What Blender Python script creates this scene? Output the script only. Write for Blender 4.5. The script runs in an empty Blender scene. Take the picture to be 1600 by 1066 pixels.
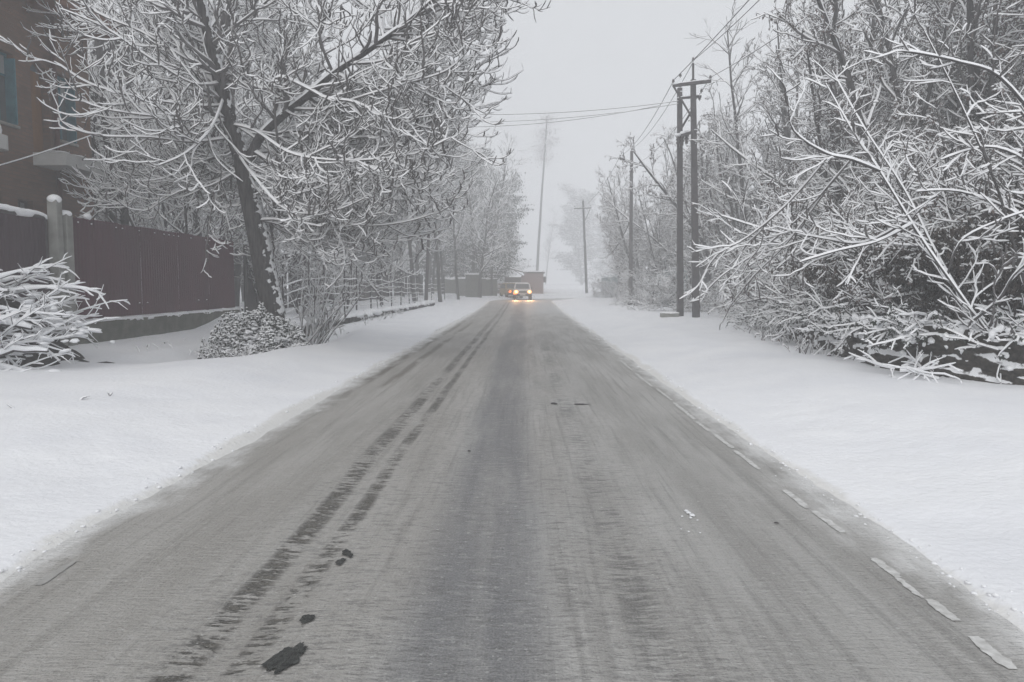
import bpy, bmesh, math, random
import numpy as np
from mathutils import Vector, Matrix, Euler
R = math.radians
random.seed(7); np.random.seed(7)
sc = bpy.context.scene
# ------------------------------------------------------------------ camera
cam_d = bpy.data.cameras.new("camera"); cam = bpy.data.objects.new("camera", cam_d)
sc.collection.objects.link(cam); sc.camera = cam
cam.location = (0, 0, 1.5); cam_d.sensor_width = 36.0; cam_d.lens = 26.0
cam_d.clip_start = 0.1; cam_d.clip_end = 3000
PITCH = math.atan(88 / 1155.6); YAW = math.atan(18 / 1155.6)
cam.rotation_euler = (R(90) - PITCH, 0, YAW)
# ------------------------------------------------------------------ sky, sun, exposure
w = bpy.data.worlds.new("World"); sc.world = w; w.use_nodes = True
nt = w.node_tree; nt.nodes.clear()
sky = nt.nodes.new("ShaderNodeTexSky"); sky.sky_type = 'NISHITA'; sky.sun_disc = False
sky.sun_elevation = R(38); sky.sun_rotation = R(200); sky.air_density = 1.0; sky.dust_density = 4.0
hs = nt.nodes.new("ShaderNodeHueSaturation"); hs.inputs['Saturation'].default_value = 0.12
mx = nt.nodes.new("ShaderNodeMix"); mx.data_type = 'RGBA'; mx.inputs[0].default_value = 0.86
mx.inputs[7].default_value = (6.0, 6.16, 6.42, 1)
bg = nt.nodes.new("ShaderNodeBackground"); bg.inputs['Strength'].default_value = 0.09
wo = nt.nodes.new("ShaderNodeOutputWorld")
nt.links.new(sky.outputs[0], hs.inputs['Color']); nt.links.new(hs.outputs[0], mx.inputs[6])
nt.links.new(mx.outputs[2], bg.inputs[0]); nt.links.new(bg.outputs[0], wo.inputs[0])
sd = bpy.data.lights.new("sun", 'SUN'); sd.energy = 1.1; sd.angle = R(60); sd.color = (1, .98, .95)
so = bpy.data.objects.new("sun", sd); sc.collection.objects.link(so)
so.rotation_euler = (R(90 - 38), 0, R(180 - 200))
sc.view_settings.view_transform = 'Standard'; sc.view_settings.look = 'None'
sc.view_settings.exposure = 0.48; sc.view_settings.gamma = 1; sc.view_settings.use_curve_mapping = False
sc.cycles.volume_bounces = 4; sc.cycles.max_bounces = 9; sc.cycles.diffuse_bounces = 5
sc.cycles.volume_step_rate = 4; sc.cycles.transparent_max_bounces = 6
HAZE_DENSITY = 0.0086

# ------------------------------------------------------------------ helpers
COL = sc.collection
def mesh_np(name, V, F, mats=(), mi=None, smooth=True):
    """V (n,3), F (m,k) same k for all faces (k 3 or 4) or list of such arrays"""
    me = bpy.data.meshes.new(name)
    Fs = F if isinstance(F, list) else [F]
    V = np.asarray(V, dtype=np.float32)
    nl = sum(f.size for f in Fs); nf = sum(len(f) for f in Fs)
    me.vertices.add(len(V)); me.vertices.foreach_set("co", V.ravel())
    me.loops.add(nl); me.loops.foreach_set("vertex_index", np.concatenate([f.ravel() for f in Fs]).astype(np.int32))
    st = []; off = 0
    for f in Fs:
        st.append(off + np.arange(len(f)) * f.shape[1]); off += f.size
    me.polygons.add(nf); me.polygons.foreach_set("loop_start", np.concatenate(st).astype(np.int32))
    for m in mats: me.materials.append(m)
    if mi is not None: me.polygons.foreach_set("material_index", np.asarray(mi, dtype=np.int32))
    me.polygons.foreach_set("use_smooth", np.full(nf, smooth, dtype=bool))
    me.update(calc_edges=True); me.validate()
    return me
def link(name, me, parent=None, loc=None):
    o = bpy.data.objects.new(name, me); COL.objects.link(o)
    if parent: o.parent = parent
    if loc: o.location = loc
    return o
def tag(o, label=None, cat=None, group=None, kind=None):
    if label: o['label'] = label
    if cat: o['category'] = cat
    if group: o['group'] = group
    if kind: o['kind'] = kind
    return o
def empty(name, loc, label, cat, group=None, rz=0):
    o = bpy.data.objects.new(name, None); COL.objects.link(o); o.location = loc; o.rotation_euler = (0, 0, rz)
    o.empty_display_size = .2
    return tag(o, label, cat, group)
def copy_tree(root, loc, rz=0, scale=1.0, label=None, group=None):
    c = root.copy(); COL.objects.link(c); c.location = loc; c.rotation_euler = (0, 0, rz); c.scale = (scale,) * 3
    if label: c['label'] = label
    if group: c['group'] = group
    for ch in list(root.children):
        k = ch.copy(); COL.objects.link(k); k.parent = c
        for g in list(ch.children):
            q = g.copy(); COL.objects.link(q); q.parent = k
    return c
class MB:
    """collects boxes, bars and discs into one mesh"""
    def __init__(s): s.bm = bmesh.new()
    def box(s, a, b, rot=None, bev=0.0, mat=0):
        a = Vector(a); b = Vector(b); c = (a + b) / 2; d = b - a
        r = bmesh.ops.create_cube(s.bm, size=1.0)
        M = Matrix.Translation(c) @ (rot if rot else Matrix.Identity(4)) @ Matrix.Diagonal((d.x, d.y, d.z, 1))
        bmesh.ops.transform(s.bm, matrix=M, verts=r['verts'])
        fs = {f for v in r['verts'] for f in v.link_faces}
        for f in fs: f.material_index = mat
        if bev > 0:
            es = {e for v in r['verts'] for e in v.link_edges}
            bmesh.ops.bevel(s.bm, geom=list(es), offset=bev, segments=2, affect='EDGES', profile=.5)
        return s
    def bar(s, p, q, wx, wy=None, bev=0, mat=0):
        p = Vector(p); q = Vector(q); d = q - p; L = d.length
        rot = d.to_track_quat('Z', 'Y').to_matrix().to_4x4()
        wy = wy or wx
        r = bmesh.ops.create_cube(s.bm, size=1.0)
        M = Matrix.Translation((p + q) / 2) @ rot @ Matrix.Diagonal((wx, wy, L, 1))
        bmesh.ops.transform(s.bm, matrix=M, verts=r['verts'])
        for f in {f for v in r['verts'] for f in v.link_faces}: f.material_index = mat
        if bev: bmesh.ops.bevel(s.bm, geom=list({e for v in r['verts'] for e in v.link_edges}), offset=bev, segments=1, affect='EDGES')
        return s
    def cyl(s, p, q, r1, r2=None, n=10, mat=0):
        p = Vector(p); q = Vector(q); d = q - p
        rot = d.to_track_quat('Z', 'Y').to_matrix().to_4x4()
        r = bmesh.ops.create_cone(s.bm, cap_ends=True, segments=n, radius1=r1, radius2=r1 if r2 is None else r2, depth=d.length)
        bmesh.ops.transform(s.bm, matrix=Matrix.Translation((p + q) / 2) @ rot, verts=r['verts'])
        for f in {f for v in r['verts'] for f in v.link_faces}: f.material_index = mat
        return s
    def ball(s, c, rad, sub=2, noise=0.0, mat=0, flat=1.0):
        r = bmesh.ops.create_icosphere(s.bm, subdivisions=sub, radius=1)
        rad = rad if hasattr(rad, '__len__') else (rad,) * 3
        for v in r['verts']:
            k = 1 + random.uniform(-noise, noise)
            v.co = Vector((v.co.x * rad[0] * k + c[0], v.co.y * rad[1] * k + c[1], v.co.z * rad[2] * k * flat + c[2]))
        for f in {f for v in r['verts'] for f in v.link_faces}: f.material_index = mat
        return s
    def poly(s, pts, mat=0):
        f = s.bm.faces.new([s.bm.verts.new(p) for p in pts]); f.material_index = mat; return s
    def build(s, name, mats, parent=None, smooth=False):
        me = bpy.data.meshes.new(name); bmesh.ops.recalc_face_normals(s.bm, faces=s.bm.faces[:])
        s.bm.to_mesh(me); s.bm.free()
        for m in (mats if isinstance(mats, (list, tuple)) else [mats]): me.materials.append(m)
        if smooth: me.polygons.foreach_set("use_smooth", [True] * len(me.polygons))
        return link(name, me, parent)
def snow_strip(pts, width, h, name, parent, seg=.07, wob=.35, seed=0):
    """a lumpy ridge of snow lying along a polyline (top of a rail, wall ...)"""
    rs = np.random.RandomState(seed + 11)
    P = []
    for a, b in zip(pts[:-1], pts[1:]):
        a = np.array(a, float); b = np.array(b, float); n = max(2, int(np.linalg.norm(b - a) / seg))
        for i in range(n): P.append(a + (b - a) * i / n)
    P.append(np.array(pts[-1], float)); P = np.array(P); N = len(P)
    T = np.gradient(P, axis=0); T /= np.linalg.norm(T, axis=1)[:, None]
    S = np.cross(T, [0, 0, 1.]); S /= np.linalg.norm(S, axis=1)[:, None] + 1e-9
    k = 7; V = np.zeros((N, k, 3))
    def sm(a, m):
        return np.convolve(np.pad(a, m, mode='edge'), np.ones(2 * m + 1) / (2 * m + 1), 'valid')
    hh = h * (1 + wob * 2 * sm(rs.uniform(-1, 1, N), 2)); hh[0] *= .4; hh[-1] *= .4
    wl = width * (1 + wob * sm(rs.uniform(-1, 1, N), 1)); drop = np.clip(sm(rs.uniform(-1, 1, N), 2) * 3 - .3, 0, 1) * h * .8
    for j in range(k):
        a = math.pi * j / (k - 1)
        V[:, j] = P + S * (np.cos(a) * wl / 2)[:, None]
        V[:, j, 2] += np.sin(a) ** .7 * hh - (drop if j in (0, k - 1) else 0)
    idx = np.arange(N * k).reshape(N, k)
    F = np.stack([idx[:-1, :-1], idx[:-1, 1:], idx[1:, 1:], idx[1:, :-1]], -1).reshape(-1, 4)
    Fb = np.stack([idx[:-1, -1], idx[:-1, 0], idx[1:, 0], idx[1:, -1]], -1).reshape(-1, 4)
    caps = [np.array([idx[0]]), np.array([idx[-1][::-1]])]
    return link(name, mesh_np(name, V.reshape(-1, 3), [np.vstack([F, Fb]), np.vstack(caps)], [M['snow']]), parent)

_lat = np.random.RandomState(3).uniform(-1, 1, (256, 256))
def vn(x, y, s=1.0, o=0):
    x = np.asarray(x, float) / s + 13.7 * o; y = np.asarray(y, float) / s + 7.3 * o
    xi = np.floor(x).astype(int); yi = np.floor(y).astype(int); fx = x - xi; fy = y - yi
    fx = fx * fx * (3 - 2 * fx); fy = fy * fy * (3 - 2 * fy)
    g = lambda a, b: _lat[a & 255, b & 255]
    return (g(xi, yi) * (1 - fx) + g(xi + 1, yi) * fx) * (1 - fy) + (g(xi, yi + 1) * (1 - fx) + g(xi + 1, yi + 1) * fx) * fy
def sstep(a, b, x):
    t = np.clip((np.asarray(x, float) - a) / (b - a), 0, 1); return t * t * (3 - 2 * t)

CR = (Matrix.Rotation(YAW, 3, 'Z') @ Matrix.Rotation(R(90) - PITCH, 3, 'X'))
def at(px, py, D):
    """world point that the photograph shows at a pixel, D metres up the road"""
    d = CR @ Vector(((px - 800) / 1155.6, (533 - py) / 1155.6, -1))
    return Vector((0, 0, 1.5)) + d * (D / d.y)

# ------------------------------------------------------------------ materials
M = {}
def mat(name, col, rough=.8, noise=None, nscale=8, bump=0.0, bscale=40, metal=0, stretch=(1, 1, 1), emit=None, detail=5):
    m = bpy.data.materials.new(name); m.use_nodes = True; t = m.node_tree; b = t.nodes['Principled BSDF']
    b.inputs['Base Color'].default_value = (*col, 1); b.inputs['Roughness'].default_value = rough
    b.inputs['Metallic'].default_value = metal; b.inputs['Specular IOR Level'].default_value = .3
    tc = t.nodes.new('ShaderNodeTexCoord'); mp = t.nodes.new('ShaderNodeMapping')
    mp.inputs['Scale'].default_value = stretch; t.links.new(tc.outputs['Object'], mp.inputs[0])
    if noise:
        n = t.nodes.new('ShaderNodeTexNoise'); n.inputs['Scale'].default_value = nscale; n.inputs['Detail'].default_value = detail
        t.links.new(mp.outputs[0], n.inputs['Vector'])
        r = t.nodes.new('ShaderNodeValToRGB'); r.color_ramp.elements[0].position = .3; r.color_ramp.elements[1].position = .7
        r.color_ramp.elements[0].color = (*noise, 1); r.color_ramp.elements[1].color = (*col, 1)
        t.links.new(n.outputs[0], r.inputs[0]); t.links.new(r.outputs[0], b.inputs['Base Color'])
    if bump:
        n2 = t.nodes.new('ShaderNodeTexNoise'); n2.inputs['Scale'].default_value = bscale; n2.inputs['Detail'].default_value = 6
        t.links.new(mp.outputs[0], n2.inputs['Vector'])
        bp = t.nodes.new('ShaderNodeBump'); bp.inputs['Strength'].default_value = bump; bp.inputs['Distance'].default_value = .02
        t.links.new(n2.outputs[0], bp.inputs['Height']); t.links.new(bp.outputs[0], b.inputs['Normal'])
    if emit:
        b.inputs['Emission Color'].default_value = (*emit[:3], 1); b.inputs['Emission Strength'].default_value = emit[3]
    M[name] = m; return m
mat('snow', (.87, .875, .89), .65, (.83, .84, .86), 3, .35, 25)
mat('twig_snow', (.87, .875, .89), .7)
mat('bark', (.080, .075, .075), .85, (.048, .045, .046), 14, .8, 40, stretch=(1, 1, .3))
mat('twig_bark', (.125, .118, .118), .85)
mat('leaf_brown', (.17, .135, .125), .8, (.085, .07, .066), 9)
mat('leaf_green', (.045, .055, .045), .7, (.03, .035, .03), 9)
mat('leaf_dark', (.060, .048, .040), .8, (.030, .025, .022), 9)
mat('concrete', (.30, .30, .285), .9, (.20, .20, .18), 6, .5, 60)
mat('concrete_light', (.55, .55, .54), .9, (.47, .47, .46), 4, .3, 50)
mat('mossy_concrete', (.15, .15, .125), .95, (.08, .082, .066), 5, .7, 40)
mat('maroon_sheet', (.062, .007, .020), .55, (.045, .007, .016), 2.2, .0, metal=0.0, stretch=(1, 1, .35))
mat('maroon_gate', (.050, .026, .034), .55, (.038, .022, .030), 2.5, .0, stretch=(1, 1, .35))
mat('dark_sheet', (.050, .043, .046), .7, (.030, .028, .030), 2.0, .2, 20, stretch=(1, 1, .3))
mat('pole_steel', (.085, .078, .08), .8, (.055, .05, .053), 7, .3, 40)
mat('insulator', (.06, .05, .05), .4)
mat('cable', (.05, .05, .052), .7)
mat('red_brown', (.075, .020, .014), .6, (.05, .016, .012), 6)
mat('teal_paint', (.06, .19, .23), .6, (.04, .13, .16), 7, .2)
mat('ochre_wood', (.19, .085, .022), .7, (.13, .055, .018), 9, .3, 30, stretch=(1, 1, .2))
mat('soffit_wood', (.16, .07, .045), .8, (.11, .05, .03), 5, .3, 20, stretch=(1, .3, 1))
mat('glass_dark', (.10, .115, .125), .15)
mat('pane_pale', (.30, .32, .33), .3)
mat('stone', (.10, .098, .094), .95, (.04, .038, .036), 6, .9, 25)
mat('earth', (.036, .030, .024), .95, (.014, .012, .011), 4, 1.0, 14)
mat('teal_wall', (.17, .23, .235), .9, (.14, .19, .20), 2)
mat('hut_wall', (.27, .20, .185), .9, (.24, .18, .17), 3)
mat('hut_dark', (.09, .075, .07), .9)
mat('car_white', (.62, .60, .58), .35)
mat('car_yellow', (.26, .19, .09), .4)
mat('car_dark', (.03, .03, .032), .5)
mat('rubber', (.02, .02, .02), .8)
mat('window_glass', (.06, .07, .08), .1)
mat('plate', (.6, .6, .58), .5)
mat('headlamp', (1, .8, .5), .3, emit=(1.0, .78, .36, 3.2))
mat('indicator', (1, .35, .1), .3, emit=(1.0, .22, .05, 2.2))
mat('lamp_reflector', (1, .5, .2), .3, emit=(1.0, .36, .09, 1.9))  # emissive orange standing in for the lamps' glow in the fog
mat('asphalt_wet', (.075, .08, .075), .4, (.016, .018, .018), 60, 1.0, 90)
mat('line_paint', (.68, .68, .67), .8, (.42, .415, .40), 22, .1)
mat('line_faded', (.38, .375, .36), .8, (.30, .295, .285), 20, .2)

def brick_mat():
    m = bpy.data.materials.new('brick_wall'); m.use_nodes = True; t = m.node_tree; b = t.nodes['Principled BSDF']
    tc = t.nodes.new('ShaderNodeTexCoord'); sp = t.nodes.new('ShaderNodeSeparateXYZ'); cb = t.nodes.new('ShaderNodeCombineXYZ')
    ad = t.nodes.new('ShaderNodeMath'); ad.operation = 'ADD'
    t.links.new(tc.outputs['Object'], sp.inputs[0]); t.links.new(sp.outputs[0], ad.inputs[0]); t.links.new(sp.outputs[1], ad.inputs[1])
    t.links.new(ad.outputs[0], cb.inputs[0]); t.links.new(sp.outputs[2], cb.inputs[1])
    br = t.nodes.new('ShaderNodeTexBrick'); br.inputs['Scale'].default_value = 1.0
    br.inputs['Brick Width'].default_value = .24; br.inputs['Row Height'].default_value = .082; br.inputs['Mortar Size'].default_value = .011
    br.inputs['Color1'].default_value = (.185, .098, .062, 1); br.inputs['Color2'].default_value = (.125, .072, .050, 1)
    br.inputs['Mortar'].default_value = (.125, .082, .058, 1); t.links.new(cb.outputs[0], br.inputs['Vector'])
    n = t.nodes.new('ShaderNodeTexNoise'); n.inputs['Scale'].default_value = 1.3; n.inputs['Detail'].default_value = 6
    t.links.new(tc.outputs['Object'], n.inputs['Vector'])
    mxx = t.nodes.new('ShaderNodeMix'); mxx.data_type = 'RGBA'; mxx.blend_type = 'MULTIPLY'; mxx.inputs[0].default_value = .55
    rp = t.nodes.new('ShaderNodeValToRGB'); rp.color_ramp.elements[0].position = .35; rp.color_ramp.elements[0].color = (.55, .55, .55, 1)
    rp.color_ramp.elements[1].position = .65
    t.links.new(n.outputs[0], rp.inputs[0]); t.links.new(br.outputs[0], mxx.inputs[6]); t.links.new(rp.outputs[0], mxx.inputs[7])
    t.links.new(mxx.outputs[2], b.inputs['Base Color']); b.inputs['Roughness'].default_value = .9
    bp = t.nodes.new('ShaderNodeBump'); bp.inputs['Distance'].default_value = .01; bp.inputs['Strength'].default_value = .3
    t.links.new(br.outputs[1], bp.inputs['Height']); bp.invert = True; t.links.new(bp.outputs[0], b.inputs['Normal'])
    M['brick'] = m
brick_mat()

def bark_patchy():
    """bark with wind-driven snow stuck on one side"""
    m = bpy.data.materials.new('bark_snowed'); m.use_nodes = True; t = m.node_tree; b = t.nodes['Principled BSDF']
    L = t.links.new; N = t.nodes.new
    tc = N('ShaderNodeTexCoord'); g = N('ShaderNodeNewGeometry')
    n = N('ShaderNodeTexNoise'); n.inputs['Scale'].default_value = 9; n.inputs['Detail'].default_value = 4; L(tc.outputs['Object'], n.inputs['Vector'])
    dt = N('ShaderNodeVectorMath'); dt.operation = 'DOT_PRODUCT'; dt.inputs[1].default_value = (.93, -.1, .35); L(g.outputs['Normal'], dt.inputs[0])
    mr = N('ShaderNodeMapRange'); mr.inputs[1].default_value = .15; mr.inputs[2].default_value = .95; mr.inputs[3].default_value = -.32; mr.inputs[4].default_value = .09; L(dt.outputs['Value'], mr.inputs[0])
    ad = N('ShaderNodeMath'); ad.operation = 'ADD'; L(n.outputs[0], ad.inputs[0]); L(mr.outputs[0], ad.inputs[1])
    rp = N('ShaderNodeValToRGB'); rp.color_ramp.elements[0].position = .52; rp.color_ramp.elements[1].position = .56; L(ad.outputs[0], rp.inputs[0])
    mp = N('ShaderNodeMapping'); mp.inputs['Scale'].default_value = (1, 1, .18); L(tc.outputs['Object'], mp.inputs[0])
    n2 = N('ShaderNodeTexNoise'); n2.inputs['Scale'].default_value = 28; n2.inputs['Detail'].default_value = 8; L(mp.outputs[0], n2.inputs['Vector'])
    r2 = N('ShaderNodeValToRGB'); r2.color_ramp.elements[0].position = .35; r2.color_ramp.elements[0].color = (.022, .021, .022, 1)
    r2.color_ramp.elements[1].position = .65; r2.color_ramp.elements[1].color = (.075, .07, .068, 1); L(n2.outputs[0], r2.inputs[0])
    mxx = N('ShaderNodeMix'); mxx.data_type = 'RGBA'; L(rp.outputs[0], mxx.inputs[0]); L(r2.outputs[0], mxx.inputs[6]); mxx.inputs[7].default_value = (.8, .81, .83, 1)
    L(mxx.outputs[2], b.inputs['Base Color']); b.inputs['Roughness'].default_value = .9
    a2 = N('ShaderNodeMath'); a2.operation = 'MULTIPLY_ADD'; a2.inputs[1].default_value = 1.2; L(rp.outputs[0], a2.inputs[0]); L(n2.outputs[0], a2.inputs[2])
    bp = N('ShaderNodeBump'); bp.inputs['Distance'].default_value = .03; bp.inputs['Strength'].default_value = .8
    L(a2.outputs[0], bp.inputs['Height']); L(bp.outputs[0], b.inputs['Normal'])
    M['bark_snowed'] = m
bark_patchy()

def bank_mat():
    """dark earth with snow lodged on everything that faces up"""
    m = bpy.data.materials.new('earth_snowed'); m.use_nodes = True; t = m.node_tree; b = t.nodes['Principled BSDF']
    L = t.links.new; N = t.nodes.new
    tc = N('ShaderNodeTexCoord'); g = N('ShaderNodeNewGeometry'); sp = N('ShaderNodeSeparateXYZ'); L(g.outputs['Normal'], sp.inputs[0])
    n = N('ShaderNodeTexNoise'); n.inputs['Scale'].default_value = 5; n.inputs['Detail'].default_value = 5; L(tc.outputs['Object'], n.inputs['Vector'])
    ad = N('ShaderNodeMath'); ad.operation = 'MULTIPLY_ADD'; ad.inputs[1].default_value = .9; L(n.outputs[0], ad.inputs[0]); L(sp.outputs[2], ad.inputs[2])
    rp = N('ShaderNodeValToRGB'); rp.color_ramp.elements[0].position = .80; rp.color_ramp.elements[1].position = .88; L(ad.outputs[0], rp.inputs[0])
    n2 = N('ShaderNodeTexNoise'); n2.inputs['Scale'].default_value = 16; n2.inputs['Detail'].default_value = 8; L(tc.outputs['Object'], n2.inputs['Vector'])
    r2 = N('ShaderNodeValToRGB'); r2.color_ramp.elements[0].position = .35; r2.color_ramp.elements[0].color = (.016, .014, .012, 1)
    r2.color_ramp.elements[1].position = .7; r2.color_ramp.elements[1].color = (.06, .052, .042, 1); L(n2.outputs[0], r2.inputs[0])
    mxx = N('ShaderNodeMix'); mxx.data_type = 'RGBA'; L(rp.outputs[0], mxx.inputs[0]); L(r2.outputs[0], mxx.inputs[6]); mxx.inputs[7].default_value = (.8, .81, .83, 1)
    L(mxx.outputs[2], b.inputs['Base Color']); b.inputs['Roughness'].default_value = .95
    bp = N('ShaderNodeBump'); bp.inputs['Distance'].default_value = .05; bp.inputs['Strength'].default_value = .8
    L(n2.outputs[0], bp.inputs['Height']); L(bp.outputs[0], b.inputs['Normal'])
    M['earth_snowed'] = m
bank_mat()

# ------------------------------------------------------------------ ground and road
CL = [(-.25, -60.0), (-.25, 58.0)]
for k in range(1, 13):
    a = R(90) * k / 12; CL.append((-.25 + 12 * (1 - math.cos(a)), 58 + 12 * math.sin(a)))
CL += [(60.0, 76.0), (160, 90)]
HW = 2.42
def road_dist(x, y):
    d = np.full(np.shape(x), 1e9)
    for (ax, ay), (bx, by) in zip(CL[:-1], CL[1:]):
        vx, vy = bx - ax, by - ay; t = np.clip(((x - ax) * vx + (y - ay) * vy) / (vx * vx + vy * vy), 0, 1)
        d = np.minimum(d, np.hypot(x - ax - t * vx, y - ay - t * vy))
    return d
def elev(y):
    return .20 * sstep(38, 64, y) + .45 * sstep(66, 95, y) + .8 * sstep(100, 220, y)
def bank_x(y):
    return 5.35 + .16 * np.clip(y - 12.5, 0, 40) - .0 * y + .9 * sstep(10.5, 8.5, y) + .12 * vn(y, y * 0, 1.1, 4)
def bank_h(y):
    return .68 - .45 * sstep(15, 26, y)
def ground_h(x, y):
    x = np.asarray(x, float); y = np.asarray(y, float)
    s = road_dist(x, y) - HW
    left = x < 0
    edge = .05 * vn(x, y, 2.3, 1) + .035 * vn(x, y, .6, 2) + .035 * vn(x, y, .16, 3) + .02 * vn(x, y, .07, 3)
    s2 = s + edge * np.clip(s + .5, 0, 1) * .9
    z = elev(y) - .07 + .12 * sstep(-.22, .12, s2) + np.where(left, .17, .20) * sstep(.1, 2.2, s2)
    near = sstep(90, 60, y)
    # left: hump of ploughed snow, ditch behind it, then the garden level
    L = -x
    ditch = sstep(4.35, 5.2, L - .35 * vn(y, y * 0, 3.0, 5)) * sstep(7.3, 6.3, L) * sstep(11.8, 13.6, y) * sstep(24, 20, y)
    z = z - .26 * ditch * left
    hump = np.exp(-((L - 4.6) / 1.1) ** 2) * np.exp(-((y - 12.2) / 3.2) ** 2)
    z = z + .10 * hump * left
    z = z + .30 * sstep(6.1, 6.5, L) * sstep(19, 21.5, y) * left * near
    z = z + .12 * sstep(7.0, 8.6, L) * left
    z = z + .35 * np.exp(-((L - 7.6) / 1.4) ** 2) * np.exp(-((y - 7.5) / 2.4) ** 2) * left
    # right: bank
    bx = bank_x(y)
    z = z + (bank_h(y)) * sstep(0, .22, x - bx - .1) * (~left) * near * sstep(6.5, 9.5, y)
    z = z + .03 * vn(x, y, 2.3, 6) + .014 * vn(x, y, .7, 7) * sstep(0, .6, s2) + .006 * vn(x, y, .22, 8) * sstep(0, .3, s2)
    z = z + .5 * vn(x, y, 30, 9) * sstep(14, 40, np.abs(x))
    return z
def axis(segs):
    out = []
    for a, b, st in segs:
        n = max(1, int(round((b - a) / st))); out += list(a + (b - a) * np.arange(n) / n)
    out.append(segs[-1][1]); return np.array(out)
def grid_mesh(name, xs, ys, hf, m, keep=None):
    X, Y = np.meshgrid(xs, ys); Z = hf(X, Y)
    V = np.stack([X, Y, Z], -1).reshape(-1, 3); idx = np.arange(X.size).reshape(X.shape)
    F = np.stack([idx[:-1, :-1], idx[:-1, 1:], idx[1:, 1:], idx[1:, :-1]], -1).reshape(-1, 4)
    return mesh_np(name, V, F, [m])
xs = axis([(-300, -40, 13), (-40, -14, 1.3), (-14, -9, .3), (-9, -4, .09), (-4, -2.2, .035), (-2.2, 1.8, .4), (1.8, 3.6, .035), (3.6, 7.4, .07), (7.4, 14, .4), (14, 40, 1.3), (40, 300, 13)])
ys = [-60, -30, -10, 0, 1.5]
while ys[-1] < 60: ys.append(ys[-1] + max(.035, ys[-1] * .0085))
while ys[-1] < 110: ys.append(ys[-1] + .9)
while ys[-1] < 480: ys.append(ys[-1] * 1.06)
ys = np.array(ys)
def snow_ground_mat():
    m = bpy.data.materials.new('snow_ground'); m.use_nodes = True; t = m.node_tree; b = t.nodes['Principled BSDF']
    L = t.links.new; N = t.nodes.new
    g = N('ShaderNodeTexCoord')
    n = N('ShaderNodeTexNoise'); n.inputs['Scale'].default_value = .9; n.inputs['Detail'].default_value = 7; L(g.outputs['Object'], n.inputs['Vector'])
    r = N('ShaderNodeValToRGB'); r.color_ramp.elements[0].position = .3; r.color_ramp.elements[0].color = (.79, .80, .83, 1)
    r.color_ramp.elements[1].position = .65; r.color_ramp.elements[1].color = (.855, .862, .88, 1); L(n.outputs[0], r.inputs[0])
    # slush dirt where the sheet is thin beside the road
    at_ = N('ShaderNodeAttribute'); at_.attribute_name = 'dirt'
    n3 = N('ShaderNodeTexNoise'); n3.inputs['Scale'].default_value = 14; n3.inputs['Detail'].default_value = 5; L(g.outputs['Object'], n3.inputs['Vector'])
    ad = N('ShaderNodeMath'); ad.operation = 'MULTIPLY_ADD'; ad.inputs[1].default_value = .9; L(n3.outputs[0], ad.inputs[0]); L(at_.outputs['Fac'], ad.inputs[2])
    mr = N('ShaderNodeMapRange'); mr.inputs[1].default_value = .75; mr.inputs[2].default_value = 1.25; L(ad.outputs[0], mr.inputs[0])
    mx2 = N('ShaderNodeMix'); mx2.data_type = 'RGBA'; L(mr.outputs[0], mx2.inputs[0]); L(r.outputs[0], mx2.inputs[6]); mx2.inputs[7].default_value = (.72, .715, .70, 1)
    L(mx2.outputs[2], b.inputs['Base Color']); b.inputs['Roughness'].default_value = .7; b.inputs['Specular IOR Level'].default_value = .2
    n2 = N('ShaderNodeTexNoise'); n2.inputs['Scale'].default_value = 18; n2.inputs['Detail'].default_value = 8; L(g.outputs['Object'], n2.inputs['Vector'])
    bp = N('ShaderNodeBump'); bp.inputs['Distance'].default_value = .03; bp.inputs['Strength'].default_value = .45
    L(n2.outputs[0], bp.inputs['Height']); L(bp.outputs[0], b.inputs['Normal'])
    return m
gm = grid_mesh('ground', xs, ys, ground_h, snow_ground_mat())
co = np.empty(len(gm.vertices) * 3, np.float32); gm.vertices.foreach_get('co', co); co = co.reshape(-1, 3)
sdist = road_dist(co[:, 0], co[:, 1]) - HW
a_ = gm.attributes.new('dirt', 'FLOAT', 'POINT')
a_.data.foreach_set('value', (1.0 * sstep(.16, -.04, sdist + .05 * vn(co[:, 0], co[:, 1], .5, 12))).astype(np.float32))
tag(link('ground', gm), kind='structure')

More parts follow.
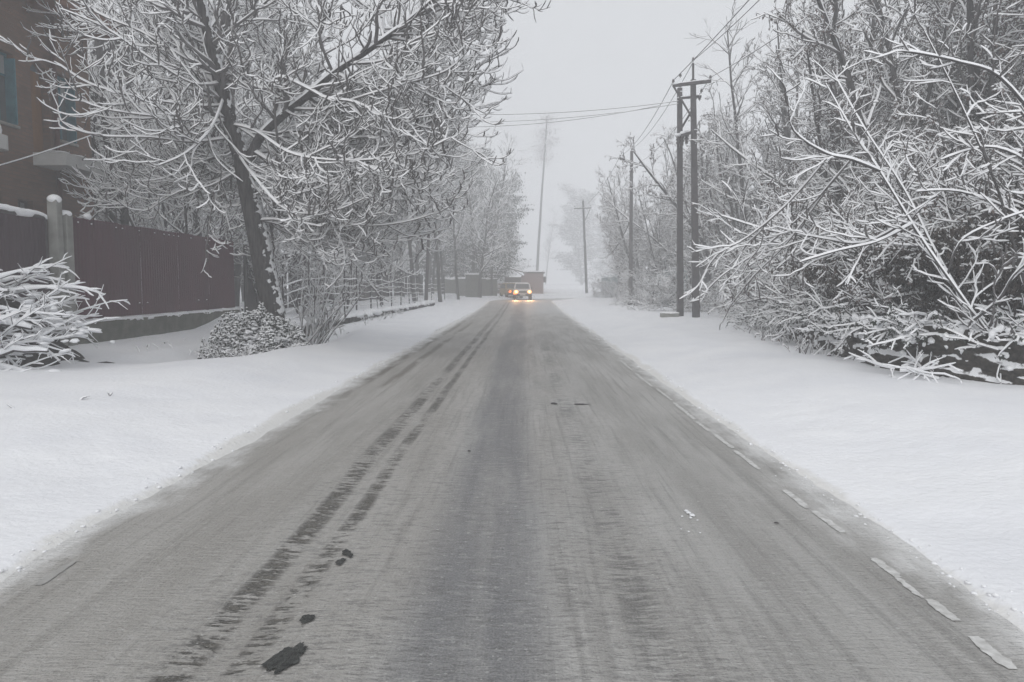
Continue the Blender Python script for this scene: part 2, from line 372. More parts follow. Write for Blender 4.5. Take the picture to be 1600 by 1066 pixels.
def road_mat():
    m = bpy.data.materials.new('slushy_road'); m.use_nodes = True; t = m.node_tree; b = t.nodes['Principled BSDF']
    L = t.links.new; N = t.nodes.new
    tc = N('ShaderNodeTexCoord'); sp = N('ShaderNodeSeparateXYZ'); L(tc.outputs['Object'], sp.inputs[0])
    def math_(op, a, b_=None, c=None):
        n = N('ShaderNodeMath'); n.operation = op
        for i, v in enumerate((a, b_, c)):
            if v is None: continue
            if isinstance(v, (int, float)): n.inputs[i].default_value = v
            else: L(v, n.inputs[i])
        return n.outputs[0]
    def noise(scale, sx, sy, detail=5, rough=.5, off=0):
        mp = N('ShaderNodeMapping'); mp.inputs['Scale'].default_value = (sx, sy, 1); mp.inputs['Location'].default_value = (off, off * 2, off)
        L(tc.outputs['Object'], mp.inputs[0]); n = N('ShaderNodeTexNoise'); n.inputs['Scale'].default_value = scale
        n.inputs['Detail'].default_value = detail; n.inputs['Roughness'].default_value = rough; L(mp.outputs[0], n.inputs['Vector']); return n.outputs[0]
    def rng(v, a, b_, c=0, d=1, smooth=True):
        n = N('ShaderNodeMapRange'); n.interpolation_type = 'SMOOTHSTEP' if smooth else 'LINEAR'
        L(v, n.inputs[0])
        for i, q in enumerate((a, b_, c, d)): n.inputs[i + 1].default_value = q
        return n.outputs[0]
    def mixc(f, a, b_, mode='MIX'):
        n = N('ShaderNodeMix'); n.data_type = 'RGBA'; n.blend_type = mode
        for i, v in ((0, f), (6, a), (7, b_)):
            if isinstance(v, tuple): n.inputs[i].default_value = (*v, 1)
            elif isinstance(v, (int, float)): n.inputs[i].default_value = v
            else: L(v, n.inputs[i])
        return n.outputs[2]
    X = sp.outputs[0]; Y = sp.outputs[1]
    wob = math_('MULTIPLY_ADD', noise(1, .3, .11, 2), .5, -.25)
    Xw = math_('ADD', X, wob)
    def band(x0, x1, soft, src=None):
        s = src or Xw
        return math_('MULTIPLY', rng(s, x0 - soft, x0 + soft), rng(s, x1 + soft, x1 - soft) if False else math_('SUBTRACT', 1, rng(s, x1 - soft, x1 + soft)))
    # base slush
    base = mixc(rng(noise(1, 2.2, .35, 6, .6), .38, .62), (.335, .326, .311), (.44, .432, .418))
    # fine longitudinal streaks
    st = noise(1, 16, .42, 4, .6, 3.1)
    base = mixc(math_('MULTIPLY', rng(st, .48, .68), .48), base, (.19, .185, .175))
    st2 = noise(1, 9, .3, 4, .6, 9.1)
    base = mixc(math_('MULTIPLY', rng(st2, .54, .72), .45), base, (.42, .415, .40))
    # left lane browner
    base = mixc(math_('MULTIPLY', band(-2.6, -.65, .35), .6), base, mixc(.5, base, (.30, .275, .24)))
    # dark bluish central strip
    cb = math_('MULTIPLY', band(-.56, .06, .16), rng(noise(1, 3, .25, 5, .6, 5), .25, .6, .45, 1))
    base = mixc(math_('MULTIPLY', cb, .85), base, (.150, .155, .166))
    cb2 = math_('MULTIPLY', band(.35, 1.6, .4), rng(noise(1, 2, .22, 5, .6, 15), .35, .65))
    base = mixc(math_('MULTIPLY', cb2, .2), base, (.22, .217, .21))
    # tread prints: short crosswise dashes of bare tarmac
    dash = noise(1, 7, 34, 3, .55, 1.7); dash2 = noise(1, 30, 55, 3, .6, 4.4); big = noise(1, 1.5, .8, 4, .55, 7.7)
    Xt = math_('ADD', X, math_('MULTIPLY_ADD', noise(1, .1, .35, 2, .5, 2.2), .14, -.07))
    t1 = math_('ADD', band(-1.38, -1.26, .03, Xt), band(-1.13, -1.04, .03, Xt))
    tr = math_('MULTIPLY', t1, rng(math_('ADD', math_('MULTIPLY_ADD', dash2, .45, dash), math_('MULTIPLY', big, .9)), 1.14, 1.28))
    fade = math_('SUBTRACT', 1, rng(Y, 13, 32))
    base = mixc(math_('MULTIPLY', tr, fade), base, (.115, .108, .092))
    t2 = math_('ADD', band(.44, .62, .05, Xt), math_('MULTIPLY', band(.16, .26, .04, Xt), .6))
    tr2 = math_('MULTIPLY', t2, rng(math_('ADD', dash, math_('MULTIPLY', big, .7)), .84, .97))
    base = mixc(math_('MULTIPLY', math_('MULTIPLY', tr2, fade), .65), base, (.10, .10, .095))
    # small crosswise ridges over the whole middle
    rg = math_('MULTIPLY', band(-1.6, .9, .3), rng(noise(1, 11, 42, 3, .6, 6.6), .50, .66))
    base = mixc(math_('MULTIPLY', rg, .50), base, (.115, .115, .112))
    rl = math_('MULTIPLY', band(-2.2, 2.0, .3), rng(noise(1, 9, 36, 4, .6, 16.6), .54, .68))
    base = mixc(math_('MULTIPLY', rl, .30), base, (.50, .495, .48))
    # brown ruts along the left edge farther on
    t3 = math_('ADD', band(-2.50, -2.34, .05, Xt), math_('MULTIPLY', band(-2.12, -1.98, .05, Xt), .9))
    m3 = math_('MULTIPLY', math_('MULTIPLY', t3, rng(Y, 8, 12)), math_('MULTIPLY', rng(noise(1, 4, .5, 5, .6, 8.8), .38, .55), math_('SUBTRACT', 1, rng(Y, 26, 34))))
    base = mixc(math_('MULTIPLY', m3, .85), base, (.115, .100, .078))
    # edges: snow drawn over
    ed = math_('MULTIPLY_ADD', noise(1, 3.5, 1.6, 6, .65, 11), .9, math_('ABSOLUTE', math_('ADD', X, .25)))
    base = mixc(math_('MULTIPLY', rng(ed, 2.55, 2.95), math_('SUBTRACT', 1, rng(Y, 55, 60))), base, (.74, .74, .735))
    # beyond the crest the snow is thicker on the right half
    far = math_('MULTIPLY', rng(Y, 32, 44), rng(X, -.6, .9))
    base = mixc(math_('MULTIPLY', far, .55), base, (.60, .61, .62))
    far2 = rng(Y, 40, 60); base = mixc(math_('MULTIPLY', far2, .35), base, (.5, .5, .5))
    # salt-and-pepper grain
    gr = noise(1, 90, 90, 2, .6); base = mixc(math_('MULTIPLY', rng(gr, .42, .62), .20), base, (.56, .55, .53))
    g2 = noise(1, 38, 45, 4, .7, 31); base = mixc(math_('MULTIPLY', rng(g2, .56, .66), .40), base, (.15, .148, .142))
    g3 = noise(1, 26, 34, 4, .7, 37); base = mixc(math_('MULTIPLY', rng(g3, .60, .68), .55), base, (.62, .62, .61))
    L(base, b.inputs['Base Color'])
    b.inputs['Roughness'].default_value = .62; b.inputs['Specular IOR Level'].default_value = .35
    h = math_('ADD', math_('MULTIPLY_ADD', noise(1, 11, 42, 5, .6, 6.6), .8, math_('MULTIPLY', noise(1, 60, 60, 3), .4)), math_('MULTIPLY', tr, -1.6))
    h = math_('ADD', h, math_('MULTIPLY', st, .7))
    bp = N('ShaderNodeBump'); bp.inputs['Distance'].default_value = .035; bp.inputs['Strength'].default_value = .9
    L(h, bp.inputs['Height']); L(bp.outputs[0], b.inputs['Normal'])
    return m
def road_z(x, y):
    rut = -.012 * np.exp(-((x + 1.2) / .16) ** 2) - .008 * np.exp(-((x - .52) / .14) ** 2) - .008 * np.exp(-((x + .25) / .35) ** 2)
    return elev(y) + .010 * vn(x, y, .9, 21) + rut + .02 - .01 * np.abs(x + .25) / 2
def build_road():
    # ribbon along the centre line
    pts = [];
    y = 1.2
    while y < 58: pts.append((-.25, y, 0.0)); y += max(.05, y * .012)
    for k in range(0, 25):
        a = R(90) * k / 24; pts.append((-.25 + 12 * (1 - math.cos(a)), 58 + 12 * math.sin(a), -a))
    for k in range(1, 16):
        pts.append((11.75 + k * 3.2, 70 + k * .4, -R(83)))
    pts = [(-.25, -60, 0), (-.25, -10, 0)] + pts
    us = np.linspace(-HW - .45, HW + .45, 121)
    P = np.array(pts); nx = np.cos(P[:, 2]); ny = np.sin(P[:, 2])
    X = P[:, 0][:, None] + us[None] * nx[:, None]; Y = P[:, 1][:, None] + us[None] * ny[:, None]
    Z = road_z(X, Y)
    V = np.stack([X, Y, Z], -1).reshape(-1, 3); idx = np.arange(X.size).reshape(X.shape)
    F = np.stack([idx[:-1, :-1], idx[:-1, 1:], idx[1:, 1:], idx[1:, :-1]], -1).reshape(-1, 4)
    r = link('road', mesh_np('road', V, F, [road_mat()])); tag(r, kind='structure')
    return r
road = build_road()
def flat_patch(name, pts, m, parent, dz=.008):
    """a thin irregular sheet a few millimetres above the road"""
    bm = bmesh.new(); vs = []
    for x, y in pts: vs.append(bm.verts.new((x, y, float(road_z(np.array(x), np.array(y))) + dz)))
    bm.faces.new(vs)
    bmesh.ops.triangulate(bm, faces=bm.faces[:])
    me = bpy.data.meshes.new(name); bm.to_mesh(me); bm.free(); me.materials.append(m)
    return link(name, me, parent)
def dash(x0, ya, yb, wid, m, seed):
    wid *= .82; rs = random.Random(seed); n = max(6, int((yb - ya) / .014)); V = []; a = b = 0
    for i in range(n + 1):
        y = ya + (yb - ya) * i / n; a = .6 * a + rs.gauss(0, .003); b = .6 * b + rs.gauss(0, .003)
        k = max(.7, min(1, (i + .6) / 3, (n - i + .6) / 3)); k *= rs.uniform(.86, 1)
        for x in (x0 - wid / 2 * k + a, x0 + wid / 2 * k + b): V.append((x, y, float(road_z(np.array(x), np.array(y))) + .0045))
    F = np.array([(2 * i, 2 * i + 1, 2 * i + 3, 2 * i + 2) for i in range(n)])
    link('line_marking', mesh_np('line_marking', np.array(V), F, [m]), road)
for i, (ya, yb, wd) in enumerate([(2.80, 3.06, .078), (3.20, 3.42, .07), (3.44, 3.68, .045), (3.685, 3.95, .065), (4.36, 4.80, .07), (4.86, 5.30, .07), (5.9, 6.6, .055), (6.7, 7.35, .06),
                                  (7.5, 8.0, .05), (8.15, 9.3, .06), (9.5, 10.6, .05), (10.8, 12.4, .055), (12.9, 14.5, .05)]):
    dash(1.905 + .012 * math.sin(i * 2.1), ya, yb, wd, M['line_paint'], i)
dash(-2.42, 3.55, 3.85, .05, M['line_faded'], 40)
def blob(cx, cy, rx, ry, seed, rot=0, n=22, jag=.28):
    rs = random.Random(seed); ph = [rs.uniform(0, 6.28) for _ in range(4)]; out = []
    for k in range(n):
        a = 2 * math.pi * k / n; rr = 1 + jag * (.5 * math.sin(2 * a + ph[0]) + .35 * math.sin(3 * a + ph[1]) + .3 * math.sin(7 * a + ph[2])) + rs.uniform(-.11, .11)
        x = math.cos(a) * rx * rr; y = math.sin(a) * ry * rr
        out.append((cx + x * math.cos(rot) - y * math.sin(rot), cy + x * math.sin(rot) + y * math.cos(rot)))
    return out
def rp(px, py): p = at(px, py, 5); d = p - Vector((0, 0, 1.5)); k = -1.5 / d.z; return d.x * k, d.y * k
for i, (px, py, rx, ry, rot) in enumerate([(447, 1037, .050, .125, -.25), (480, 975, .026, .050, 0), (543, 871, .026, .06, .4), (532, 884, .026, .04, 0)]):
    x, y = rp(px, py); p = flat_patch('bare_patch', blob(x, y, rx, ry, i + 3, rot, 64, .36), M['asphalt_wet'], road)
for i, (px, py, rx, ry) in enumerate([(733, 708, .014, .022), (908, 634, .10, .03), (866, 633, .04, .06), (1213, 822, .015, .012)]):
    x, y = rp(px, py); flat_patch('bare_patch', blob(x, y, rx, ry, i + 9), M['dark_sheet'], road)
# a few clods of snow on the carriageway and along its edges
def clods():
    rs = random.Random(5); mb = MB()
    for px, py, r in [(1072, 803, .018), (1076, 806, .020), (1082, 810, .022), (1079, 814, .014), (1066, 812, .010), (1090, 818, .008), (1076, 836, .008), (1094, 838, .008), (1064, 832, .007), (1212, 748, .008)]:
        x, y = rp(px, py); mb.ball((x, y, .022), (r * .8, r * 1.1, r * .28), 2, .35)
    for k in range(900):
        y = 2.6 + (rs.random() ** 1.8) * 34; side = rs.random() < .55
        x = -2.67 + rs.gauss(-.03, .05) if side else 2.17 + rs.gauss(.02, .05)
        r = (.003 + .010 * rs.random() ** 2.5) * (1 + y * .06)
        mb.ball((x, y, float(ground_h(x, y)) + .3 * r if abs(x + .25) > HW else float(road_z(np.array(x), np.array(y))) + .3 * r), (r, r * 1.5, r * .55), 1, .4)
    o = mb.build('snow_clods', M['snow'], smooth=True)
    tag(o, 'small clods of snow scattered along both edges of the slushy road', 'snow', kind='stuff')
clods()

# ------------------------------------------------------------------ branches
def tubes(name, polys, mats, ring=4, snow=1.0, vert_snow=.25, parent=None, hmax=.05, hnoise=.5, seed=1, link_it=True):
    """polys: list of (pts list, r0, r1). One mesh: bark below, a ridge of snow on top of everything that is not upright."""
    rs = np.random.RandomState(seed)
    lens = np.array([len(p[0]) for p in polys]); N = int(lens.sum())
    P = np.array([q for p in polys for q in p[0]], float)
    tt = np.concatenate([np.linspace(0, 1, n) for n in lens])
    bid = np.repeat(np.arange(len(polys)), lens)
    r0 = np.array([p[1] for p in polys])[bid]; r1 = np.array([p[2] for p in polys])[bid]
    r = r0 + (r1 - r0) * tt
    first = np.zeros(N, bool); last = np.zeros(N, bool); e = np.cumsum(lens); last[e - 1] = True; first[np.r_[0, e[:-1]]] = True
    nxt = np.where(last, np.arange(N), np.minimum(np.arange(N) + 1, N - 1)); prv = np.where(first, np.arange(N), np.arange(N) - 1)
    T = P[nxt] - P[prv]; T /= np.linalg.norm(T, axis=1)[:, None] + 1e-9
    S = np.cross(T, np.array([0, 0, 1.])) + np.array([.06, .03, 0]); S /= np.linalg.norm(S, axis=1)[:, None] + 1e-9
    U = np.cross(S, T)
    flat = np.sqrt(np.clip(1 - T[:, 2] ** 2, 0, 1))
    f = np.clip((flat - .28) / .5, 0, 1); f = vert_snow + (1 - vert_snow) * f
    nz = rs.uniform(1 - hnoise, 1 + hnoise, N); nz = (nz + nz[nxt] + nz[prv]) / 3
    h = snow * np.minimum(hmax, .016 + r * .9) * f * nz; h[last] *= .35
    V = np.zeros((N, ring, 3))
    for k in range(ring):
        a = -math.pi / 2 + 2 * math.pi * k / ring; c, s_ = math.cos(a), math.sin(a)
        if s_ > .3: su = s_ * (r + h); ss = c * (r + .5 * h)
        elif s_ > -.3: su = s_ * r + .12 * h; ss = c * (np.maximum(r, .0) + .42 * h)
        else: su = s_ * r; ss = c * r
        V[:, k] = P + S * ss[:, None] + U * su[:, None]
    i0 = np.nonzero(~last)[0]; base = i0 * ring; nb = (i0 + 1) * ring
    Fs = []; Ms = []
    hs_ = (h[i0] / (r[i0] + .004)) > .28
    for k in range(ring):
        k2 = (k + 1) % ring
        Fs.append(np.stack([base + k, base + k2, nb + k2, nb + k], -1))
        am = math.sin(-math.pi / 2 + 2 * math.pi * (k + .5) / ring)
        Ms.append(np.where(hs_ & (am > -.1), 1, 0) if True else 0)
    F = np.concatenate(Fs); mi = np.concatenate(Ms)
    me = mesh_np(name, V.reshape(-1, 3), F, mats, mi)
    return link(name, me, parent) if link_it else me

def norm3(x, y, z):
    l = math.sqrt(x * x + y * y + z * z) + 1e-9; return x / l, y / l, z / l
class Grow:
    def __init__(s, seed, lv, maxz=None):
        s.rs = random.Random(seed); s.lv = lv; s.out = []; s.ends = []; s.span = {}
    def branch(s, p, d, L, r, lvl):
        P = s.lv[lvl]; rs = s.rs; n = max(3, min(10, int(L / P['seg']) + 1)); st = L / n
        pts = [p]; dirs = [d]; x, y, z = p; dx, dy, dz = d
        for i in range(n):
            t = (i + 1) / n; w_ = P['wob']
            up = P['up'] * t - P.get('sag', 0) * math.sin(math.pi * min(1, t * 1.2))
            dx, dy, dz = norm3(dx + rs.gauss(0, w_), dy + rs.gauss(0, w_), dz + rs.gauss(0, w_ * .7) + up)
            x += dx * st; y += dy * st; z += dz * st; pts.append((x, y, z)); dirs.append((dx, dy, dz))
        me_ = len(s.out); s.out.append((pts, r, max(P.get('rmin', .004), r * P.get('tap', .35)), lvl))
        s.spawn(pts, dirs, L, r, lvl); s.span[me_] = len(s.out)
        if lvl == len(s.lv) - 1 or lvl >= 2: s.ends.append((pts[-1], dirs[-1], lvl))
    def spawn(s, pts, dirs, L, r, lvl, t0=None):
        if lvl + 1 >= len(s.lv): return
        P = s.lv[lvl]; rs = s.rs; n = len(pts) - 1
        k = P['n'] if 'n' in P else L * P['dens']; k = int(k) + (rs.random() < k - int(k))
        t0 = P.get('t0', .15) if t0 is None else t0
        for j in range(k):
            t = t0 + (1 - t0) * ((j + rs.random()) / k) ** P.get('bias', 1)
            f = min(t * n, n - 1e-4); i = int(f); f -= i
            a, b = pts[i], pts[i + 1]; q = (a[0] + (b[0] - a[0]) * f, a[1] + (b[1] - a[1]) * f, a[2] + (b[2] - a[2]) * f)
            D = Vector(dirs[i + 1]); ang = R(rs.uniform(*P['ang'])); az = rs.uniform(0, 2 * math.pi)
            o = D.orthogonal().normalized(); o.rotate(Matrix.Rotation(az, 3, D))
            nd = D * math.cos(ang) + o * math.sin(ang); nd.z = nd.z * P.get('flat', 1) + P.get('lift', 0); nd.normalize()
            cl = P.get('clen', None)
            l2 = rs.uniform(*cl) * (1 - P.get('short', .45) * t) if cl else L * P['ratio'] * (1 - P.get('short', .5) * t) * rs.uniform(.6, 1.2)
            r2 = min(r * .7, max(.005, r * (1 - .6 * t) * P.get('rr', .5)))
            s.branch(q, tuple(nd), l2, r2, lvl + 1)

def leaf_mesh(name, spots, rs, size=(.05, .10), mats=None, snow_p=.5, hang=1.0):
    """each leaf a small folded blade hanging from its twig, many capped with snow"""
    n = len(spots); P = np.array(spots)
    r = np.random.RandomState(rs)
    az = r.uniform(0, 2 * np.pi, n); Lg = r.uniform(size[0], size[1], n); wd = Lg * r.uniform(.30, .5, n)
    a = np.stack([np.cos(az), np.sin(az), 0 * az], -1); tilt = r.uniform(.15, 1.0, n) * (1 if hang else 1)
    dn = a * np.sin(tilt * (1.1 if hang > .5 else 1.5))[:, None]; dn[:, 2] = -np.cos(tilt * (1.1 if hang > .5 else 1.5)); dn /= np.linalg.norm(dn, axis=1)[:, None]
    s = np.cross(dn, [0, 0, 1.]) + .01; s /= np.linalg.norm(s, axis=1)[:, None]; nn = np.cross(s, dn)
    c0 = P; c1 = P + dn * (Lg * .5)[:, None] + nn * (.15 * Lg)[:, None]; c2 = P + dn * Lg[:, None]
    l = c1 + s * (wd / 2)[:, None] - nn * (.10 * Lg)[:, None]; rr = c1 - s * (wd / 2)[:, None] - nn * (.10 * Lg)[:, None]
    V = np.stack([c0, l, c2, rr, c1], 1).reshape(-1, 3); b = np.arange(n) * 5
    F = np.concatenate([np.stack([b, b + 1, b + 4], -1), np.stack([b + 1, b + 2, b + 4], -1), np.stack([b + 2, b + 3, b + 4], -1), np.stack([b + 3, b, b + 4], -1)])
    mi = np.zeros(len(F), int)
    # snow caps: squashed octahedra sitting on the leaf's shoulder
    k = np.nonzero(r.random_sample(n) < snow_p)[0]; m = len(k)
    if m:
        C = P[k] + dn[k] * (Lg[k] * .25)[:, None]; C[:, 2] += .01; q = Lg[k] * r.uniform(.28, .55, m)
        X = a[k] * q[:, None]; Y = np.cross(a[k], [0, 0, 1.]) * (q * .6)[:, None]; Z = np.zeros((m, 3)); Z[:, 2] = q * .5
        W = np.stack([C + X, C + Y, C - X, C - Y, C + Z, C - Z * .6], 1).reshape(-1, 3); bb = len(V) + np.arange(m) * 6
        Fo = []
        for i in range(4):
            j = (i + 1) % 4; Fo.append(np.stack([bb + i, bb + j, bb + 4], -1)); Fo.append(np.stack([bb + j, bb + i, bb + 5], -1))
        V = np.vstack([V, W]); F = np.vstack([F] + Fo); mi = np.concatenate([mi, np.ones(8 * m, int)])
    return mesh_np(name, V, F, mats or [M['leaf_brown'], M['twig_snow']], mi, smooth=False)

def split_build(g, root, thick, ring_trunk=8, ring=4, snow=1.0, bark='bark', seed=1, hmax=.05, vs=.25, tn='trunk', cn='crown'):
    A = [(p, a, b) for p, a, b, l in g.out if a >= thick]; B = [(p, a, b) for p, a, b, l in g.out if a < thick]
    if A: tubes(tn, A, [M[bark], M['twig_snow']], ring_trunk, snow, .0, root, hmax=hmax, seed=seed)
    if B: tubes(cn, B, [M['twig_bark'], M['twig_snow']], ring, snow, vs, root, hmax=hmax, seed=seed)

def ray_poly(pts, base, samples=4):
    """smooth a control polyline (Catmull-Rom) and return points relative to base + directions"""
    P = [Vector(p) for p in pts]; out = []
    for i in range(len(P) - 1):
        p0 = P[max(0, i - 1)]; p1 = P[i]; p2 = P[i + 1]; p3 = P[min(len(P) - 1, i + 2)]
        for k in range(samples):
            t = k / samples
            out.append(.5 * ((2 * p1) + (p2 - p0) * t + (2 * p0 - 5 * p1 + 4 * p2 - p3) * t * t + (3 * p1 - p0 - 3 * p2 + p3) * t ** 3))
    out.append(P[-1]); out = [q - base for q in out]
    d = [(out[min(i + 1, len(out) - 1)] - out[max(i - 1, 0)]).normalized() for i in range(len(out))]
    return [tuple(q) for q in out], [tuple(q) for q in d]

# ------------------------------------------------------------------ the big roadside tree
def big_tree():
    base = at(432, 562, 16); base.z = float(ground_h(base.x, base.y)) - .1
    root = empty('roadside_tree', base, 'big bare snow laden tree leaning over the left verge beside the maroon fence', 'tree')
    LV = [dict(seg=.35, wob=.10, up=.03, dens=4.1, t0=.10, ang=(35, 72), clen=(.8, 2.0), short=.5, rr=.42, flat=.8),
          dict(seg=.14, wob=.15, up=.14, dens=5.6, t0=.10, ang=(30, 65), clen=(.35, 1.2), short=.45, rr=.5, flat=.8, rmin=.0055),
          dict(seg=.085, wob=.18, up=.22, dens=4.6, t0=.15, ang=(30, 62), clen=(.14, .40), short=.3, rr=.7, rmin=.0045, lift=.02),
          dict(seg=.07, wob=.18, up=.30, dens=0, ang=(30, 60), rmin=.004)]
    g = Grow(21, LV)
    def limb(px, r0, r1, lvl=0, spawn=True, t0=.15):
        pts = [at(x, y, D) for x, y, D in px]; P, Dr = ray_poly(pts, base)
        L = sum((Vector(P[i + 1]) - Vector(P[i])).length for i in range(len(P) - 1))
        g.out.append((P, r0, r1, lvl))
        if spawn: g.spawn(P, Dr, L, max(r0, .04), 0, t0)
    # trunk and forks
    limb([(436, 575, 16), (429, 500, 16), (417, 440, 15.95), (402, 360, 15.9), (389, 300, 15.85), (380, 252, 15.8)], .27, .20, spawn=False)
    limb([(384, 262, 15.8), (362, 200, 15.7), (350, 150, 15.6), (340, 112, 15.5), (330, 70, 15.4), (318, 18, 15.3), (302, -60, 15.2), (284, -150, 15.2)], .19, .07)
    limb([(382, 268, 15.8), (405, 218, 15.6), (440, 182, 15.3), (480, 150, 15.0), (522, 114, 14.8), (562, 88, 14.6), (602, 60, 14.4), (645, 28, 14.2), (690, -15, 14.0), (730, -80, 13.8)], .10, .020)
    # primary limbs: nodes on the trunk and where each one ends
    prim = [
        [(344, 124, 15.5), (380, 128, 15.0), (414, 139, 14.6), (438, 121, 14.4), (481, 139, 14.2), (511, 154, 14.1), (556, 161, 14.0), (610, 186, 13.9), (668, 178, 13.8)],
        [(345, 130, 15.5), (300, 130, 14.9), (235, 92, 14.4), (160, 42, 14.0), (88, 12, 13.7)],
        [(342, 118, 15.5), (290, 92, 15.2), (220, 50, 15.0), (150, 20, 14.9), (80, -30, 14.8)],
        [(352, 165, 15.6), (300, 165, 15.0), (215, 152, 14.5), (140, 132, 14.2), (84, 96, 14.0)],
        [(358, 190, 15.7), (310, 190, 15.0), (240, 182, 14.4), (160, 170, 14.0), (100, 145, 13.8)],
        [(365, 215, 15.7), (300, 222, 15.0), (235, 215, 14.4), (150, 212, 14.0), (95, 190, 13.8)],
        [(370, 232, 15.7), (320, 250, 16.2), (250, 262, 16.6), (190, 300, 16.9), (150, 320, 17)],
        [(380, 262, 15.8), (330, 290, 15.6), (280, 300, 15.4), (230, 330, 15.3)],
        [(366, 195, 15.6), (400, 205, 15.0), (450, 238, 14.4), (510, 250, 14.0), (580, 250, 13.7), (650, 240, 13.5), (705, 215, 13.4)],
        [(395, 235, 15.7), (440, 262, 15.2), (500, 285, 14.8), (570, 295, 14.5), (640, 288, 14.2), (700, 262, 14.0)],
        [(390, 290, 15.8), (430, 310, 15.2), (490, 335, 14.8), (560, 352, 14.5), (630, 348, 14.3), (690, 330, 14.2)],
        [(397, 330, 15.9), (440, 355, 16.4), (500, 362, 16.9), (570, 372, 17.2), (640, 365, 17.5)],
        [(400, 345, 15.9), (440, 345, 15.4), (480, 370, 15.2), (540, 388, 15.0), (600, 400, 15.0)],
        [(385, 240, 15.7), (430, 225, 16.5), (500, 220, 17.2), (590, 205, 17.8), (680, 190, 18.2), (725, 150, 18.4)],
        [(412, 212, 15.6), (470, 205, 15.4), (540, 215, 15.2), (620, 210, 15.0), (690, 180, 14.9), (735, 130, 14.9)],
        [(455, 170, 15.2), (510, 170, 14.6), (570, 150, 14.0), (640, 130, 13.6), (700, 110, 13.4), (735, 75, 13.4)],
        [(500, 132, 15.0), (560, 130, 15.2), (620, 100, 15.4), (680, 85, 15.6), (728, 40, 15.7)],
        [(545, 100, 14.7), (600, 95, 14.2), (650, 62, 13.9), (700, 45, 13.7), (735, 22, 13.6)],
        [(605, 58, 14.4), (640, 45, 14.3), (690, 14, 14.2), (740, 8, 14.2), (785, -8, 14.2)],
        [(520, 115, 14.8), (500, 60, 14.4), (505, 10, 14.2), (530, -50, 14.0)],
        [(440, 180, 15.2), (430, 120, 15.6), (450, 60, 15.9), (490, -10, 16.2)],
        [(338, 105, 15.5), (380, 80, 15.9), (430, 30, 16.3), (480, -40, 16.6)],
        [(330, 70, 15.4), (370, 40, 14.8), (420, 0, 14.4), (470, -60, 14.2)],
        [(334, 85, 15.4), (290, 50, 16.0), (230, 0, 16.4), (180, -60, 16.6)],
        [(322, 35, 15.3), (280, 0, 15.0), (240, -60, 14.8)],
        [(325, 50, 15.3), (365, -10, 15.6), (400, -70, 15.8)],
        [(315, 5, 15.3), (260, -30, 15.0), (180, -40, 14.6), (120, -80, 14.5)],
        [(600, 62, 14.4), (590, 0, 14.6), (610, -60, 14.8)],
        [(650, 25, 14.2), (700, 0, 13.9), (750, -20, 13.7), (790, -50, 13.6)],
        [(350, 150, 15.6), (330, 200, 14.8), (290, 240, 14.3), (240, 262, 14.0)],
        [(372, 240, 15.7), (400, 280, 14.9), (450, 330, 14.4), (520, 330, 14.1), (570, 310, 14.0)],
        [(480, 150, 15.0), (530, 180, 15.8), (600, 175, 16.5), (670, 140, 17)],
        [(378, 250, 15.8), (340, 262, 16.6), (290, 240, 17.3), (220, 232, 17.8)],
    ]
    for i, px in enumerate(prim):
        limb(px, .027 if i not in (0, 9, 14) else .036, .007, t0=.10)
    for i, px in enumerate(prim[:20] + prim[23:]):
        if (px[-1][0] < 200 and i % 2) or i in (11, 16, 21): continue
        ox, oy, od = g.rs.uniform(-30, 30), g.rs.uniform(-34, 26), g.rs.uniform(.5, 1.7)
        n_ = len(px) - 1
        limb([(x + ox * k / n_, y + oy * k / n_ + (8 if k else 0), 15.75 + (D - 15.75) * .35 + od * k / n_) for k, (x, y, D) in enumerate(px)], .024, .006, t0=.08)
    # the trunk stands clear: hardly a twig grows across its face
    tr = [(380, 252), (389, 300), (402, 360), (417, 440), (429, 520)]; tl = [(384, 262), (362, 200), (350, 150), (340, 112), (330, 70), (318, 18)]; t2 = [(382, 268), (405, 218), (440, 182), (480, 150), (522, 114), (562, 88), (602, 60), (645, 28)]
    segs = [(a_, b_) for t_ in (tr, tl, t2) for a_, b_ in zip(t_[:-1], t_[1:])]
    keep = []; skip = 0
    for i_, o in enumerate(g.out):
        if i_ < skip: continue
        if o[3] == 0 or o[1] > .033: keep.append(o); continue
        hit = False
        for q in (o[0][len(o[0]) // 2], o[0][-1]):
            wp = base + Vector(q)
            if wp.y > 15.6: continue
            px_ = 818 + wp.x / wp.y * 1155; py_ = 445 - (wp.z - 1.5) / wp.y * 1155
            for (ax, ay), (bx, by) in segs:
                t_ = max(0, min(1, ((px_ - ax) * (bx - ax) + (py_ - ay) * (by - ay)) / ((bx - ax) ** 2 + (by - ay) ** 2)))
                if math.hypot(px_ - ax - t_ * (bx - ax), py_ - ay - t_ * (by - ay)) < (24 if ay > 240 else 15): hit = True
            if px_ < 330 and py_ > 215 and g.rs.random() < .25: hit = True
            if px_ < 330 and g.rs.random() < (.32 if px_ < 190 else .10): hit = True
        if not hit or g.rs.random() < .12: keep.append(o)
        else: skip = g.span.get(i_, 0)
    g.out = keep
    split_build(g, root, .10, 12, 4, 1.15, 'bark_snowed', 5, hmax=.027, vs=.42)
    return root, len(g.out)
bt, nb_ = big_tree(); print('big tree branches', nb_)

